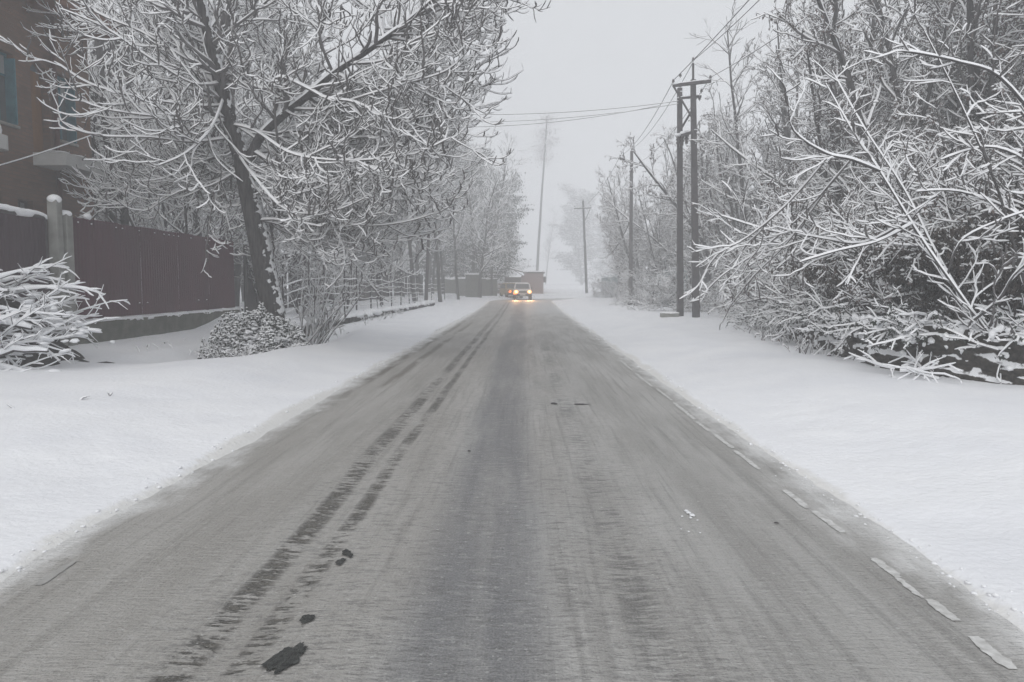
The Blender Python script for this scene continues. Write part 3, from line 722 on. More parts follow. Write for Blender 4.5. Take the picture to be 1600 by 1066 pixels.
# ------------------------------------------------------------------ tree and shrub kinds
def tree_kind(seed, H, r, lv, leaf=0, leaf_mat='leaf_brown', lean=(0, 0), thick=.045, snow=1.25, stems=1, leaf_size=(.06, .13), bark='bark', ring=4, hmax=.06, name='tree', cat='tree', vs=.3, sp=.75, jit=.1):
    root = bpy.data.objects.new(name, None); COL.objects.link(root); root['category'] = cat
    g = Grow(seed, lv)
    for k in range(stems):
        a = g.rs.uniform(0, 6.28) if stems > 1 else 0
        sp_ = (0.05 + .5 * g.rs.random()) * lv[0].get('spread', .0)
        d = norm3(math.cos(a) * sp_ + lean[0], math.sin(a) * sp_ + lean[1], 1)
        p = (math.cos(a) * .15 * (stems > 1), math.sin(a) * .15 * (stems > 1), -.25)
        g.branch(p, d, H * g.rs.uniform(.75, 1.05) if stems > 1 else H, r * g.rs.uniform(.7, 1.1), 0)
    split_build(g, root, thick, 7, ring, snow, bark, seed, hmax=hmax, vs=vs, tn='trunk' if cat == 'tree' else 'stem')
    if leaf:
        spots = []; tw = [o for o in g.out if o[3] >= len(lv) - 2]
        for _ in range(leaf):
            pts = g.rs.choice(tw)[0]; i = g.rs.randrange(len(pts) - 1); f = g.rs.random(); a, b = pts[i], pts[i + 1]
            for _k in range(1):
                spots.append((a[0] + (b[0] - a[0]) * f + g.rs.gauss(0, jit * .2), a[1] + (b[1] - a[1]) * f + g.rs.gauss(0, jit * .2), a[2] + (b[2] - a[2]) * f - .01))
        lo = link('leaves', leaf_mesh('leaves', spots, seed, leaf_size, [M[leaf_mat], M['twig_snow']], sp), root)
        lo['kind'] = 'stuff'
    print(name, seed, len(g.out)); return root
bare = dict(
 tall=[dict(seg=.9, wob=.045, up=.03, n=30, t0=.27, ang=(28, 55), clen=(1.8, 3.6), short=.62, rr=.34, tap=.2),
       dict(seg=.35, wob=.10, up=.12, dens=3.0, t0=.12, ang=(28, 55), clen=(.6, 1.5), short=.4, rr=.5, rmin=.006),
       dict(seg=.2, wob=.14, up=.14, dens=3.6, t0=.12, ang=(28, 60), clen=(.2, .6), short=.3, rr=.7, rmin=.006),
       dict(seg=.14, wob=.15, up=.12, dens=0, ang=(30, 60), rmin=.005)],
 spread=[dict(seg=.7, wob=.09, up=.02, n=24, t0=.22, ang=(40, 75), clen=(2.2, 4.2), short=.5, rr=.42, tap=.25),
       dict(seg=.35, wob=.13, up=.09, dens=3.0, t0=.12, ang=(28, 62), clen=(.7, 1.7), short=.45, rr=.5, rmin=.006),
       dict(seg=.2, wob=.16, up=.12, dens=3.6, t0=.12, ang=(28, 60), clen=(.2, .65), short=.3, rr=.7, rmin=.006),
       dict(seg=.14, wob=.17, up=.12, dens=0, ang=(30, 60), rmin=.005)],
 poplar=[dict(seg=.9, wob=.03, up=.05, n=46, t0=.10, ang=(18, 38), clen=(1.1, 2.4), short=.6, rr=.28, tap=.15),
       dict(seg=.35, wob=.08, up=.16, dens=3.0, t0=.12, ang=(20, 42), clen=(.4, 1.0), short=.4, rr=.5, rmin=.006),
       dict(seg=.2, wob=.12, up=.14, dens=2.6, t0=.12, ang=(25, 50), clen=(.15, .4), short=.3, rr=.7, rmin=.006),
       dict(seg=.14, wob=.15, up=.1, dens=0, ang=(30, 60), rmin=.005)],
 stems=[dict(seg=.6, wob=.06, up=.03, n=13, t0=.2, ang=(25, 50), clen=(1.1, 2.5), short=.5, rr=.40, spread=1.0, tap=.2),
       dict(seg=.25, wob=.12, up=.10, dens=3.9, t0=.10, ang=(28, 58), clen=(.4, 1.25), short=.4, rr=.5, rmin=.006),
       dict(seg=.17, wob=.16, up=.10, dens=4.2, t0=.12, ang=(28, 60), clen=(.2, .55), short=.3, rr=.7, rmin=.006),
       dict(seg=.14, wob=.15, up=.1, dens=0, ang=(30, 60), rmin=.005)],
 arch=[dict(seg=.35, wob=.10, up=.0, sag=.12, n=12, t0=.15, ang=(30, 65), clen=(.9, 2.1), short=.45, rr=.5, spread=2.6, tap=.3),
       dict(seg=.22, wob=.14, up=.05, sag=.05, dens=4.6, t0=.08, ang=(28, 60), clen=(.35, 1.0), short=.4, rr=.6, rmin=.006),
       dict(seg=.14, wob=.16, up=.08, dens=3.4, t0=.12, ang=(28, 60), clen=(.12, .36), short=.3, rr=.75, rmin=.005),
       dict(seg=.1, wob=.16, up=.08, dens=0, ang=(30, 60), rmin=.005)],
)
PARK = (0, -500, -100)
K = {}
K['tall_a'] = tree_kind(101, 11, .13, bare['tall'], name='bare_tree')
K['tall_b'] = tree_kind(102, 12.5, .14, bare['tall'], name='bare_tree', lean=(.06, 0))
K['spread_a'] = tree_kind(103, 9, .16, bare['spread'], name='bare_tree')
K['spread_b'] = tree_kind(104, 8, .14, bare['spread'], name='bare_tree', lean=(.1, .05))
K['poplar'] = tree_kind(105, 17, .17, bare['poplar'], name='poplar_tree')
K['sapling'] = tree_kind(106, 5.5, .05, bare['stems'], stems=5, name='sapling_clump', cat='tree', thick=.03)
K['leafy_a'] = tree_kind(107, 10, .12, bare['stems'], stems=7, leaf=8500, leaf_size=(.05, .11), hmax=.042, name='leafy_tree')
K['leafy_b'] = tree_kind(108, 9, .11, bare['stems'], stems=8, leaf=10000, leaf_size=(.05, .11), hmax=.042, name='leafy_tree')
K['arch_a'] = tree_kind(109, 5.0, .045, bare['arch'], stems=16, leaf=7500, leaf_size=(.05, .10), name='arching_shrub', cat='shrub', thick=.035, hmax=.034, snow=1.2)
K['arch_b'] = tree_kind(110, 4.2, .04, bare['arch'], stems=15, leaf=6000, leaf_size=(.05, .10), name='arching_shrub', cat='shrub', thick=.032, hmax=.034, snow=1.2)
dense_lv = [dict(bare['spread'][0], n=34, up=.04, t0=.04), bare['spread'][1], dict(bare['spread'][2], dens=0)]
K['dense'] = tree_kind(111, 9, .2, dense_lv, leaf=13000, leaf_mat='leaf_green', leaf_size=(.12, .26), name='dense_tree', sp=.35, jit=1.5)
far_lv = [dict(seg=.9, wob=.02, up=.02, n=16, t0=.70, ang=(18, 55), clen=(1.2, 3.0), short=.5, rr=.2, tap=.45), bare['poplar'][1], dict(bare['poplar'][2], dens=0)]
K['far_poplar'] = tree_kind(112, 23, .21, far_lv, leaf=1600, leaf_mat='leaf_brown', leaf_size=(.12, .26), name='poplar_tree', sp=.4, jit=4)
used = set()
def place(kind, x, y, rz, s, label, group):
    src = K[kind]; z = float(ground_h(x, y)) - .05
    if kind not in used:
        used.add(kind); src.location = (x, y, z); src.rotation_euler = (0, 0, rz); src.scale = (s,) * 3; src['label'] = label
        if group: src['group'] = group
        return src
    c = copy_tree(src, (x, y, z), rz, s, label)
    if group: c['group'] = group
    elif 'group' in c: del c['group']
    return c
rs = random.Random(77)
GL = 'bare trees behind the fences left of the road'
LLK = dict(tall_a='tall straight bare tree in the snowy grove behind the left fences', tall_b='slightly leaning tall bare tree in the snowy grove behind the left fences',
           spread_a='wide spreading bare tree in the snowy grove behind the left fences', spread_b='crooked low forking tree in the snowy grove behind the left fences',
           sapling='clump of slender snowy saplings in the grove behind the left fences', poplar='narrow upright poplar laced with snow in the grove behind the left fences')
Lspots = [(-11.5, 20.5), (-13, 22), (-10.2, 24.5), (-12.5, 26), (-15.5, 24), (-9.8, 28), (-11.5, 30.5), (-14, 29), (-17.5, 28), (-9.4, 33), (-12, 35), (-15, 34), (-19, 33),
          (-8.9, 38), (-11.5, 40), (-14.5, 39), (-18.5, 38), (-23, 36), (-8.3, 43), (-10.8, 46), (-14, 45), (-19, 45), (-7.8, 48.5), (-10.5, 52), (-15, 52), (-7.5, 55), (-10, 59), (-14, 60), (-21, 52), (-7.2, 62), (-22, 29), (-26, 40), (-18, 22.5), (-12, 67), (-9, 71), (-10.3, 21.8), (-13.5, 20), (-16, 21), (-11, 26.8), (-13.2, 32), (-9.9, 36.5), (-16.5, 31), (-13, 42.5), (-9.2, 48), (-12.5, 49), (-17, 48), (-9, 52), (-21, 32.5), (-20, 26), (-24, 33), (-8.6, 66), (-11.5, 56), (-16, 41), (-20, 40), (-25, 45), (-17, 57)]
kinds = ['tall_a', 'spread_a', 'tall_b', 'sapling', 'spread_b', 'tall_a', 'poplar', 'tall_b']
for i, (x, y) in enumerate(Lspots):
    k = kinds[i % len(kinds)]
    place(k, x + rs.uniform(-.5, .5), y + rs.uniform(-.5, .5), rs.uniform(0, 6.28), rs.uniform(1.05, 1.4), LLK[k], GL)
for i, (x, y, s) in enumerate([(-5.6, 50, 1.1), (-5.0, 57, 1.15), (-6.3, 43, 1.0), (-6.9, 36, .6), (-7.3, 30, .58), (-3.7, 62.5, 1.15), (-3.0, 70, 1.25), (-4.4, 66, 1.3), (-6.5, 60, 1.3)]):
    place(['tall_b', 'tall_a', 'tall_b', 'spread_b', 'sapling', 'spread_a', 'tall_a', 'tall_b', 'tall_a'][i], x, y, rs.uniform(0, 6.28), s,
          ['tall snowy tree on the left verge just before the last two of its row', 'tall snowy tree on the left verge beside the dark square pillar', 'tall snowy tree near the plain pole on the left verge',
           'crooked small tree close behind the wire fence', 'low snowy sapling clump right behind the wire fence',
           'wide snowy tree beside the dark square pillar at the road end', 'pale foggy tree nearest the yellow car', 'tall foggy tree between the pillar and the cars', 'tall pale tree behind the wide one by the pillar'][i], 'verge trees beyond the wire fence')
GF = 'foggy dense trees where the road ends'
for x, y, s in [(-5.5, 76, 1.5), (-9.5, 80, 1.7), (-3.2, 86, 1.45), (-14, 84, 1.7), (-7, 92, 1.9)]:
    place('dense', x, y, rs.uniform(0, 6.28), s, 'dark full crowned tree fading into the fog behind the parked car', GF)
place('far_poplar', 2.15, 122, 2.6, 1.22, 'tall slender poplar fading into the fog above the brown roadside hut', None)
for x, y, s in [(-16, 112, 1.2), (22, 105, 1.1), (26, 96, 1.0)]:
    place('poplar', x, y, rs.uniform(0, 6), s, 'faint poplar far off in the fog', 'faint far poplars')
for i, x in enumerate(np.linspace(-62, 70, 19)):
    place('dense' if i % 3 else 'tall_b', float(x) * 1.3 + rs.uniform(-2, 2), 185 + rs.uniform(-12, 30), rs.uniform(0, 6.28), rs.uniform(1.7, 2.5) if i % 3 else 1.6, 'ghostly full tree across the snowy field in the fog' if i % 3 else 'ghostly thin bare tree across the snowy field in the fog', 'distant trees across the field')
# right side
GR = 'tall leafy trees behind the right bank'
LR = 'tall tree with withered leaves under snow, rising behind the bank right of the road'
for i, (x, y, s) in enumerate([(11.8, 14, 1.15), (13, 16.5, 1.3), (10.0, 18.5, 1.15), (9.7, 22, 1.1), (12, 20, 1.3), (16, 17.5, 1.4), (15.5, 20, 1.2), (11.5, 23, 1.15), (12.6, 28.5, .95), (14.5, 26, 1.2), (12.5, 31, 1.15), (18, 24, 1.25), (10.2, 35, 1.0), (14, 38, 1.1),
                               (12.6, 24, 1.0), (13.4, 26.0, 1.1), (9.0, 20.8, .95), (17.5, 14.5, 1.2), (14.5, 13, 1.2), (10.8, 38, 1.1), (10.6, 45.5, 1.15), (8.9, 54, 1.05), (8.4, 61, .95), (10.2, 33, 1.0), (9.6, 49, .9), (10.6, 42, .95), (12, 48, 1.0), (11, 55, .95), (13, 62, 1.05), (10.4, 50, .8), (10.8, 70, .85), (15, 74, 1.05)]):
    place(['leafy_a', 'leafy_b', 'leafy_a', 'tall_b', 'leafy_b'][i % 5], x, y, rs.uniform(0, 6.28), s, ('tall leafy tree far along the right verge beyond the utility poles' if y > 29 else {3: 'straight almost leafless tree behind the right bank', 1: 'many stemmed tree with drooping brown leaves behind the right bank', 4: 'many stemmed tree with drooping brown leaves behind the right bank'}.get(i % 5, 'tall upright tree with withered snow tipped leaves behind the right bank')), GR)
GS = 'arching shrubs along the right bank'
LS = ['tall arching shrub with brown leaves, snow loaded, at the front of the right bank', 'arching shrub with thinner snowy stems and brown leaves on the right bank']
for i, (x, y, s) in enumerate([(8.9, 16.6, 1.0), (8.7, 14.0, .9), (9.9, 12.0, 1.0), (10.2, 14.9, 1.15), (10.0, 20.5, 1.05), (10.8, 24.5, 1.0), (9.4, 18.6, 1.0), (11.6, 10.4, 1.0), (12.3, 12.6, 1.2), (10.6, 29.5, .9), (11.6, 17, 1.2), (10.8, 17.6, 1.25), (11.2, 21.5, 1.2), (12.2, 15.2, 1.35)]):
    place(['arch_a', 'arch_b'][i % 2], x, y, rs.uniform(0, 6.28), s, LS[i % 2], GS)
for i, (x, y, s) in enumerate([(7.9, 36, .7), (7.9, 52, .75), (7.5, 60, .7), (7.8, 44, .6)]):
    place(['arch_b', 'arch_a'][i % 2], x, y, rs.uniform(0, 6.28), s, 'snow covered shrub between the utility poles and the pale green wall', 'shrubs beyond the utility poles')

# near tree at the right edge, long bare stems crossing in front of the thicket
def near_tree():
    base = at(1640, 640, 9.6); base.z = float(ground_h(base.x, base.y)) - .1
    root = empty('leaning_tree', base, 'young tree at the right edge whose long bare stems lean out over the bank', 'tree')
    LV = [dict(seg=.2, wob=.14, up=.02, dens=3.0, t0=.15, ang=(25, 60), clen=(.35, 1.1), short=.5, rr=.42),
          dict(seg=.11, wob=.17, up=.07, dens=4.6, t0=.12, ang=(25, 60), clen=(.15, .5), short=.4, rr=.6, rmin=.005),
          dict(seg=.1, wob=.15, up=.1, dens=2.2, t0=.15, ang=(25, 55), clen=(.1, .28), short=.3, rr=.75, rmin=.005),
          dict(seg=.08, wob=.15, up=.1, dens=0, ang=(25, 55), rmin=.005)]
    g = Grow(63, LV)
    L_ = [
     [(1650, 660, 9.6), (1585, 575, 9.5), (1532, 505, 9.5), (1475, 425, 9.6), (1425, 350, 9.8), (1375, 268, 10), (1335, 210, 10.3), (1290, 130, 10.6)],
     [(1650, 650, 9.6), (1580, 560, 9.9), (1520, 490, 10.2), (1465, 400, 10.6), (1415, 300, 11), (1350, 200, 11.4), (1300, 110, 12)],
     [(1660, 650, 9.6), (1630, 540, 9.3), (1600, 440, 9.2), (1560, 300, 9.2), (1500, 160, 9.3), (1440, 40, 9.5)],
     [(1523, 500, 9.5), (1560, 470, 9.2), (1585, 430, 9.0), (1625, 395, 8.8)],
     [(1480, 432, 9.6), (1500, 380, 9.4), (1550, 350, 9.2), (1620, 325, 9.0)],
     [(1425, 350, 9.8), (1370, 378, 9.6), (1310, 392, 9.6), (1250, 410, 9.7)],
     [(1420, 345, 9.8), (1350, 380, 10.4), (1280, 372, 11), (1200, 360, 11.6), (1120, 335, 12)],
     [(1375, 268, 10), (1330, 250, 9.9), (1290, 240, 9.9), (1240, 205, 9.8), (1230, 150, 9.8)],
     [(1630, 200, 9.3), (1560, 120, 9.2), (1500, 98, 9.2), (1440, 85, 9.1), (1405, 80, 9.1)],
     [(1640, 380, 9.2), (1580, 330, 9.3), (1500, 300, 9.4), (1430, 300, 9.4)],
     [(1650, 300, 9.2), (1600, 250, 9.3), (1540, 230, 9.4), (1470, 250, 9.4)],
     [(1300, 240, 10.2), (1230, 320, 10.6), (1170, 370, 11), (1120, 400, 11.3), (1095, 440, 11.4)],
     [(1330, 250, 10.3), (1260, 330, 11), (1190, 390, 11.5), (1130, 430, 11.8), (1095, 465, 12)],
     [(1290, 300, 10.8), (1230, 380, 11.2), (1180, 430, 11.6), (1140, 480, 12)],
    ]
    for i, px in enumerate(L_):
        P, Dr = ray_poly([at(*q) for q in px], base); L = sum((Vector(P[k + 1]) - Vector(P[k])).length for k in range(len(P) - 1))
        r0 = .024 if i < 3 else (.015 if i < 11 else .010); g.out.append((P, r0, .007, 0)); g.spawn(P, Dr, L, r0, 0, .15)
    split_build(g, root, .014, 7, 4, 1.0, 'bark', 9, hmax=.028, vs=.3)
near_tree()

# ------------------------------------------------------------------ bush and suckers at the foot of the big tree
def foot_bush():
    x, y = -5.55, 15.2; z = float(ground_h(x, y))
    root = empty('leafy_bush', (x, y, z), 'low snow smothered bush with dark leaves at the foot of the big tree', 'bush')
    lv = [dict(seg=.14, wob=.14, up=.0, sag=.10, n=6, t0=.2, ang=(30, 65), clen=(.18, .45), short=.4, rr=.6, spread=3, tap=.4),
          dict(seg=.08, wob=.15, up=.05, dens=4, t0=.1, ang=(30, 60), clen=(.06, .16), rr=.7, rmin=.004), dict(seg=.05, wob=.15, up=0, dens=0, ang=(30, 60), rmin=.004)]
    g = Grow(5, lv)
    for k in range(150):
        a = g.rs.uniform(0, 6.28); rr = g.rs.random() ** .6; sx = .95; sy = .8
        d = norm3(math.cos(a) * 1.2, math.sin(a) * 1.2 - .2, g.rs.uniform(.2, 1.2))
        g.branch((math.cos(a) * rr * sx, math.sin(a) * rr * sy, -.05), d, g.rs.uniform(.6, 1.25) * (1.15 - .5 * rr), .009, 0)
    tubes('stem', [(p, a, b) for p, a, b, l in g.out], [M['twig_bark'], M['twig_snow']], 4, 1.0, .3, root, hmax=.035, seed=3)
    root.scale = (.74, .74, .80)
    lm = []
    for k in range(5):
        q = MB(); q.ball((0, 0, 0), (.15, .12, .035), 2, .4); o = q.build('snow_pad', M['snow'], None, True); lm.append(o.data); bpy.data.objects.remove(o)
    for k in range(70):
        a = g.rs.uniform(0, 6.28); q = g.rs.random() ** .55; o = link('snow_pad', lm[k % 5], root)
        o.location = (math.cos(a) * q * 1.05, math.sin(a) * q * .85, .78 * math.sqrt(max(.02, 1 - q * q)) * g.rs.uniform(.7, 1.05)); o.rotation_euler = (g.rs.gauss(0, .3), g.rs.gauss(0, .3), a); o.scale = (g.rs.uniform(.35, 1.0),) * 3
    spots = []
    for _ in range(5200):
        if _ % 3:
            a = g.rs.uniform(0, 6.28); q = g.rs.random() ** .55; nz_ = 1 + .85 * float(vn(math.cos(a) * 2 + q, math.sin(a) * 2, .8, 61)); hh = .78 * nz_ * math.sqrt(max(0, 1 - q * q)); spots.append((math.cos(a) * q * .95 * nz_ + .1, math.sin(a) * q * .9, hh * g.rs.uniform(.75, 1.05) + .06)); continue
        pts = g.rs.choice(g.out)[0]; q = g.rs.choice(pts); spots.append((q[0] + g.rs.gauss(0, .02), q[1] + g.rs.gauss(0, .02), q[2]))
    l = link('leaves', leaf_mesh('leaves', spots, 4, (.08, .15), [M['leaf_green'], M['twig_snow']], 1.0), root); l['kind'] = 'stuff'
foot_bush()
def suckers():
    x, y = -5.25, 18.2; z = float(ground_h(x, y))
    root = empty('sucker_shrub', (x, y, z), 'fan of slender snowy suckers rising right behind the big tree trunk', 'shrub')
    lv = [dict(seg=.25, wob=.05, up=.04, n=5, t0=.3, ang=(20, 45), clen=(.2, .6), short=.4, rr=.6, tap=.4),
          dict(seg=.14, wob=.1, up=.06, dens=2.5, t0=.2, ang=(25, 50), clen=(.08, .25), rr=.7, rmin=.004), dict(seg=.08, wob=.1, up=0, dens=0, ang=(30, 60), rmin=.004)]
    g = Grow(8, lv)
    for k in range(26):
        g.branch((g.rs.uniform(-.25, .3), g.rs.uniform(-.4, .4), -.1), norm3(g.rs.uniform(-.3, .95), g.rs.uniform(-.4, .4), 1.1), g.rs.uniform(1.1, 2.3), .014, 0)
    tubes('stem', [(p, a, b) for p, a, b, l in g.out], [M['twig_bark'], M['twig_snow']], 4, 1.1, .5, root, hmax=.04, seed=4)
suckers()
place('sapling', -8.3, 23.6, 1.0, .75, 'snowy sapling clump filling the gap just past the end of the maroon fence', None)
place('sapling', -7.4, 24.6, 2.0, .55, 'smaller snowy sapling clump left of the first wire fence posts', None)
# small dead weeds poking through the verge snow
def weeds():
    g = Grow(15, [dict(seg=.08, wob=.1, up=0, sag=.02, n=2, t0=.3, ang=(25, 50), clen=(.05, .15), rr=.7, tap=.4), dict(seg=.05, wob=.1, up=0, dens=0, ang=(30, 50), rmin=.003)])
    spots = []
    def put(x, y, n, hgt):
        for _ in range(n):
            a = x + g.rs.gauss(0, .15); b = y + g.rs.gauss(0, .2); z = float(ground_h(a, b))
            g.branch((a, b, z - .03), norm3(g.rs.gauss(0, .6), g.rs.gauss(0, .6), 1), g.rs.uniform(.4, 1) * hgt, .005, 0)
            if g.rs.random() < .5: spots.append((a + g.rs.gauss(0, .05), b, z + .06))
    for _ in range(46): put(g.rs.uniform(-6.0, -5.2), g.rs.uniform(17.5, 34), 3, .28)
    for _ in range(20): put(g.rs.uniform(-7.6, -6.0), g.rs.uniform(14, 17), 1, .16)
    for _ in range(26):
        yy = g.rs.uniform(13, 27); put(float(bank_x(np.array(yy))) - g.rs.uniform(.0, .5), yy, 4, .42)
    for _ in range(9): put(g.rs.uniform(-6.4, -4.9), g.rs.uniform(6.6, 8.6), 1, .10)
    for _ in range(6): put(g.rs.uniform(4.9, 5.6), g.rs.uniform(9.8, 10.8), 1, .2)
    root = tag(tubes('dead_weeds', [(p, a, b) for p, a, b, l in g.out], [M['twig_bark'], M['twig_snow']], 4, .8, .4, hmax=.03),
        'dead weed stalks poking through the snow along both verges', 'weeds', kind='stuff')
weeds()

# ------------------------------------------------------------------ brushwood heap on the left
def brush_pile():
    bx, by = -7.95, 11.3; bz = float(ground_h(bx, by))
    root = empty('brushwood_pile', (bx, by, bz - .05), 'heap of cut branches buried in snow in front of the maroon gate', 'woodpile')
    r = random.Random(91)
    def hgt(x, y):   # height of the heap in local coordinates
        e = math.exp(-((x + .75) / 1.35) ** 2 * .9) if x > -.75 else 1
        t = max(0, 1 - ((x + .3) / 2.1) ** 2 - (y / 1.35) ** 2)
        return 1.58 * math.sqrt(t) * (.45 + .55 * e)
    # core: a lumpy litter mass, coloured dark for the shade between the sticks
    n = 56; xs_ = np.linspace(-2.3, 1.75, n); ys_ = np.linspace(-1.3, 1.3, 40); X, Y = np.meshgrid(xs_, ys_)
    Z = np.array([[hgt(a, b) for a in xs_] for b in ys_]) * .82 * (1 - .9 * sstep(-.3, .8, X)) * (1 - .5 * sstep(-.4, -1.1, Y)) - .16 + .10 * vn(X, Y, .3, 31) + .07 * vn(X, Y, .12, 32) - .03
    V = np.stack([X, Y, Z], -1).reshape(-1, 3); idx = np.arange(X.size).reshape(X.shape)
    F = np.stack([idx[:-1, :-1], idx[:-1, 1:], idx[1:, 1:], idx[1:, :-1]], -1).reshape(-1, 4)
    link('litter_core', mesh_np('litter_core', V, F, [M['earth']]), root)
    variants = []
    for k in range(16):
        L = r.uniform(.6, 1.55); rad = r.choice([.005, .006, .008, .011, .017, .024])
        g = Grow(200 + k, [dict(seg=.14, wob=.08 + .05 * (k % 3), up=0, n=r.choice([1, 2, 4, 6]), t0=.3, ang=(20, 50), clen=(.2, .6), rr=.6, tap=.45),
                           dict(seg=.1, wob=.1, up=0, dens=2, t0=.2, ang=(25, 50), clen=(.1, .3), rr=.6, rmin=.004), dict(seg=.1, wob=.1, up=0, dens=0, ang=(25, 50))])
        g.branch((0, 0, 0), (1, 0, 0), L, rad, 0)
        variants.append((tubes('stick', [(p, a, b) for p, a, b, l in g.out], [M['bark'], M['snow']], 6, .95, .2, None, hmax=.036, hnoise=.95, seed=k, link_it=False), L))
    for k in range(285):
        me, L = variants[k % 16]
        y = r.uniform(-1.15, .9); x = r.uniform(-2.2, .45)
        front = k % 3 == 0
        if front: y = r.uniform(-1.45, -.7)
        h = hgt(x + .4, y)
        o = link('stick', me, root)
        lay = r.uniform(.35, 1.0) if k % 4 else 1.0
        o.location = (x, y, max(.03, h * lay - .02) if not front else max(.03, min(r.uniform(.03, .6), h + .25) * (1 if x < .1 else .5)))
        az = r.gauss(R(0), R(52)) + (math.pi if r.random() < .25 else 0)
        til = R(r.gauss(8 if x < .2 else 4, 22)) if math.cos(az) > 0 else R(r.gauss(-6, 10))
        o.rotation_euler = Euler((0, til, az), 'XYZ'); sc_ = r.uniform(.75, 1.1); o.scale = (sc_,) * 3
    # heavier logs lying in front, a stump and upright twigs
    for a, b, rad in [((-2.4, -1.35, .16), (-.55, -1.15, .42), .05), ((-.95, -1.5, .02), (-.1, -1.2, .52), .055), ((-1.9, -1.1, .75), (.2, -.75, .95), .035), ((-2.4, -.9, .55), (-.2, -.95, .6), .04),
                      ((-.8, -.9, .85), (.75, -.6, .62), .04), ((-1.7, -.3, 1.25), (.1, -.1, 1.15), .03), ((.05, -1.2, .25), (1.2, -.9, .32), .03), ((-2.2, -.2, 1.5), (-.2, .0, 1.2), .02)]:
        n_ = 8; pts = [tuple(a[i] + (b[i] - a[i]) * t / n_ + (r.gauss(0, .015)) for i in range(3)) for t in range(n_ + 1)]
        tubes('log', [(pts, rad, rad * .7)], [M['bark'], M['snow']], 8, 1.5, .1, root, hmax=.08, seed=int(rad * 1000) + n_)
    for a, b, rad in [((-.72, -1.35, .1), (-.76, -1.38, .52), .022), ((-1.05, -1.45, -.1), (-1.07, -1.44, .22), .06)]:
        tubes('stump', [([a, tuple((a[i] + b[i]) / 2 for i in range(3)), b], rad, rad)], [M['bark'], M['snow']], 8, .4, 0, root, seed=2)
    mb = MB(); mb.ball((-.76, -1.38, .54), (.035, .035, .025), 2, .1); mb.ball((-1.07, -1.44, .24), (.07, .07, .04), 2, .1)
    mb.build('snow_cap', M['snow'], root, True)
    lumps = []
    for k in range(6):
        q = MB(); q.ball((0, 0, 0), (.16, .10, .055), 2, .22); o = q.build('snow_lump', M['snow'], None, True); lumps.append(o.data); bpy.data.objects.remove(o)
    for _ in range(120):
        x = r.uniform(-2.1, 1.3); y = r.uniform(-1.2, .6); o = link('snow_lump', lumps[_ % 6], root); o.location = (x, y, hgt(x, y) * r.uniform(.75, 1.03) + .01)
        o.rotation_euler = (r.gauss(0, .2), r.gauss(0, .2), r.uniform(0, 6.28)); o.scale = (r.uniform(.3, .8), r.uniform(.4, .9), r.uniform(.3, .55))
    g = Grow(31, [dict(seg=.1, wob=.1, up=.0, n=3, t0=.3, ang=(20, 50), clen=(.1, .25), rr=.7, tap=.5), dict(seg=.1, wob=.1, up=0, dens=0, ang=(25, 50), rmin=.004)])
    for _ in range(16): 
        x = r.uniform(-2.1, -.5); g.branch((x, r.uniform(-.4, .3), hgt(x, 0) * .9), norm3(r.uniform(-.5, .1), r.gauss(0, .2), 1), r.uniform(.35, .75), .01, 0)
    tubes('twig', [(p, a, b) for p, a, b, l in g.out], [M['twig_bark'], M['twig_snow']], 4, 1.2, .7, root, hmax=.03)
    # curled hook of snow-laden branch sticking up
    hk = [(-.12, -.1, .98), (-.10, -.1, 1.15), (-.10, -.1, 1.28), (-.15, -.1, 1.36), (-.24, -.1, 1.36), (-.30, -.1, 1.28)]
    tubes('twig', [(hk, .022, .014)], [M['twig_snow'], M['twig_snow']], 6, 1.5, 1.0, root, hmax=.05)
brush_pile()

# ------------------------------------------------------------------ maroon fence, gate and posts
def corrugated(name, y0, y1, z0, z1, x, m, parent, pitch=.11, amp=.006):
    n = int((y1 - y0) / pitch * 4); Y = np.linspace(y0, y1, n + 1); k = (np.arange(n + 1) % 4)
    X = x + np.where((k == 1) | (k == 2), amp, 0.0)
    V = []; 
    for zz in (z0, z1):
        for side in (0, -.006): V.append(np.stack([X + side, Y, np.full_like(Y, zz)], -1))
    V = np.stack(V).reshape(-1, 3); m_ = n + 1; i = np.arange(n)
    q = lambda a, b: np.stack([a * m_ + i, a * m_ + i + 1, b * m_ + i + 1, b * m_ + i], -1)
    F = np.vstack([q(0, 2), q(3, 1), q(2, 3), q(1, 0)]); e = np.array([[0, 2 * m_, 3 * m_, m_], [n, m_ + n, 3 * m_ + n, 2 * m_ + n]])
    return link(name, mesh_np(name, V, np.vstack([F, e]), [m], smooth=False), parent)
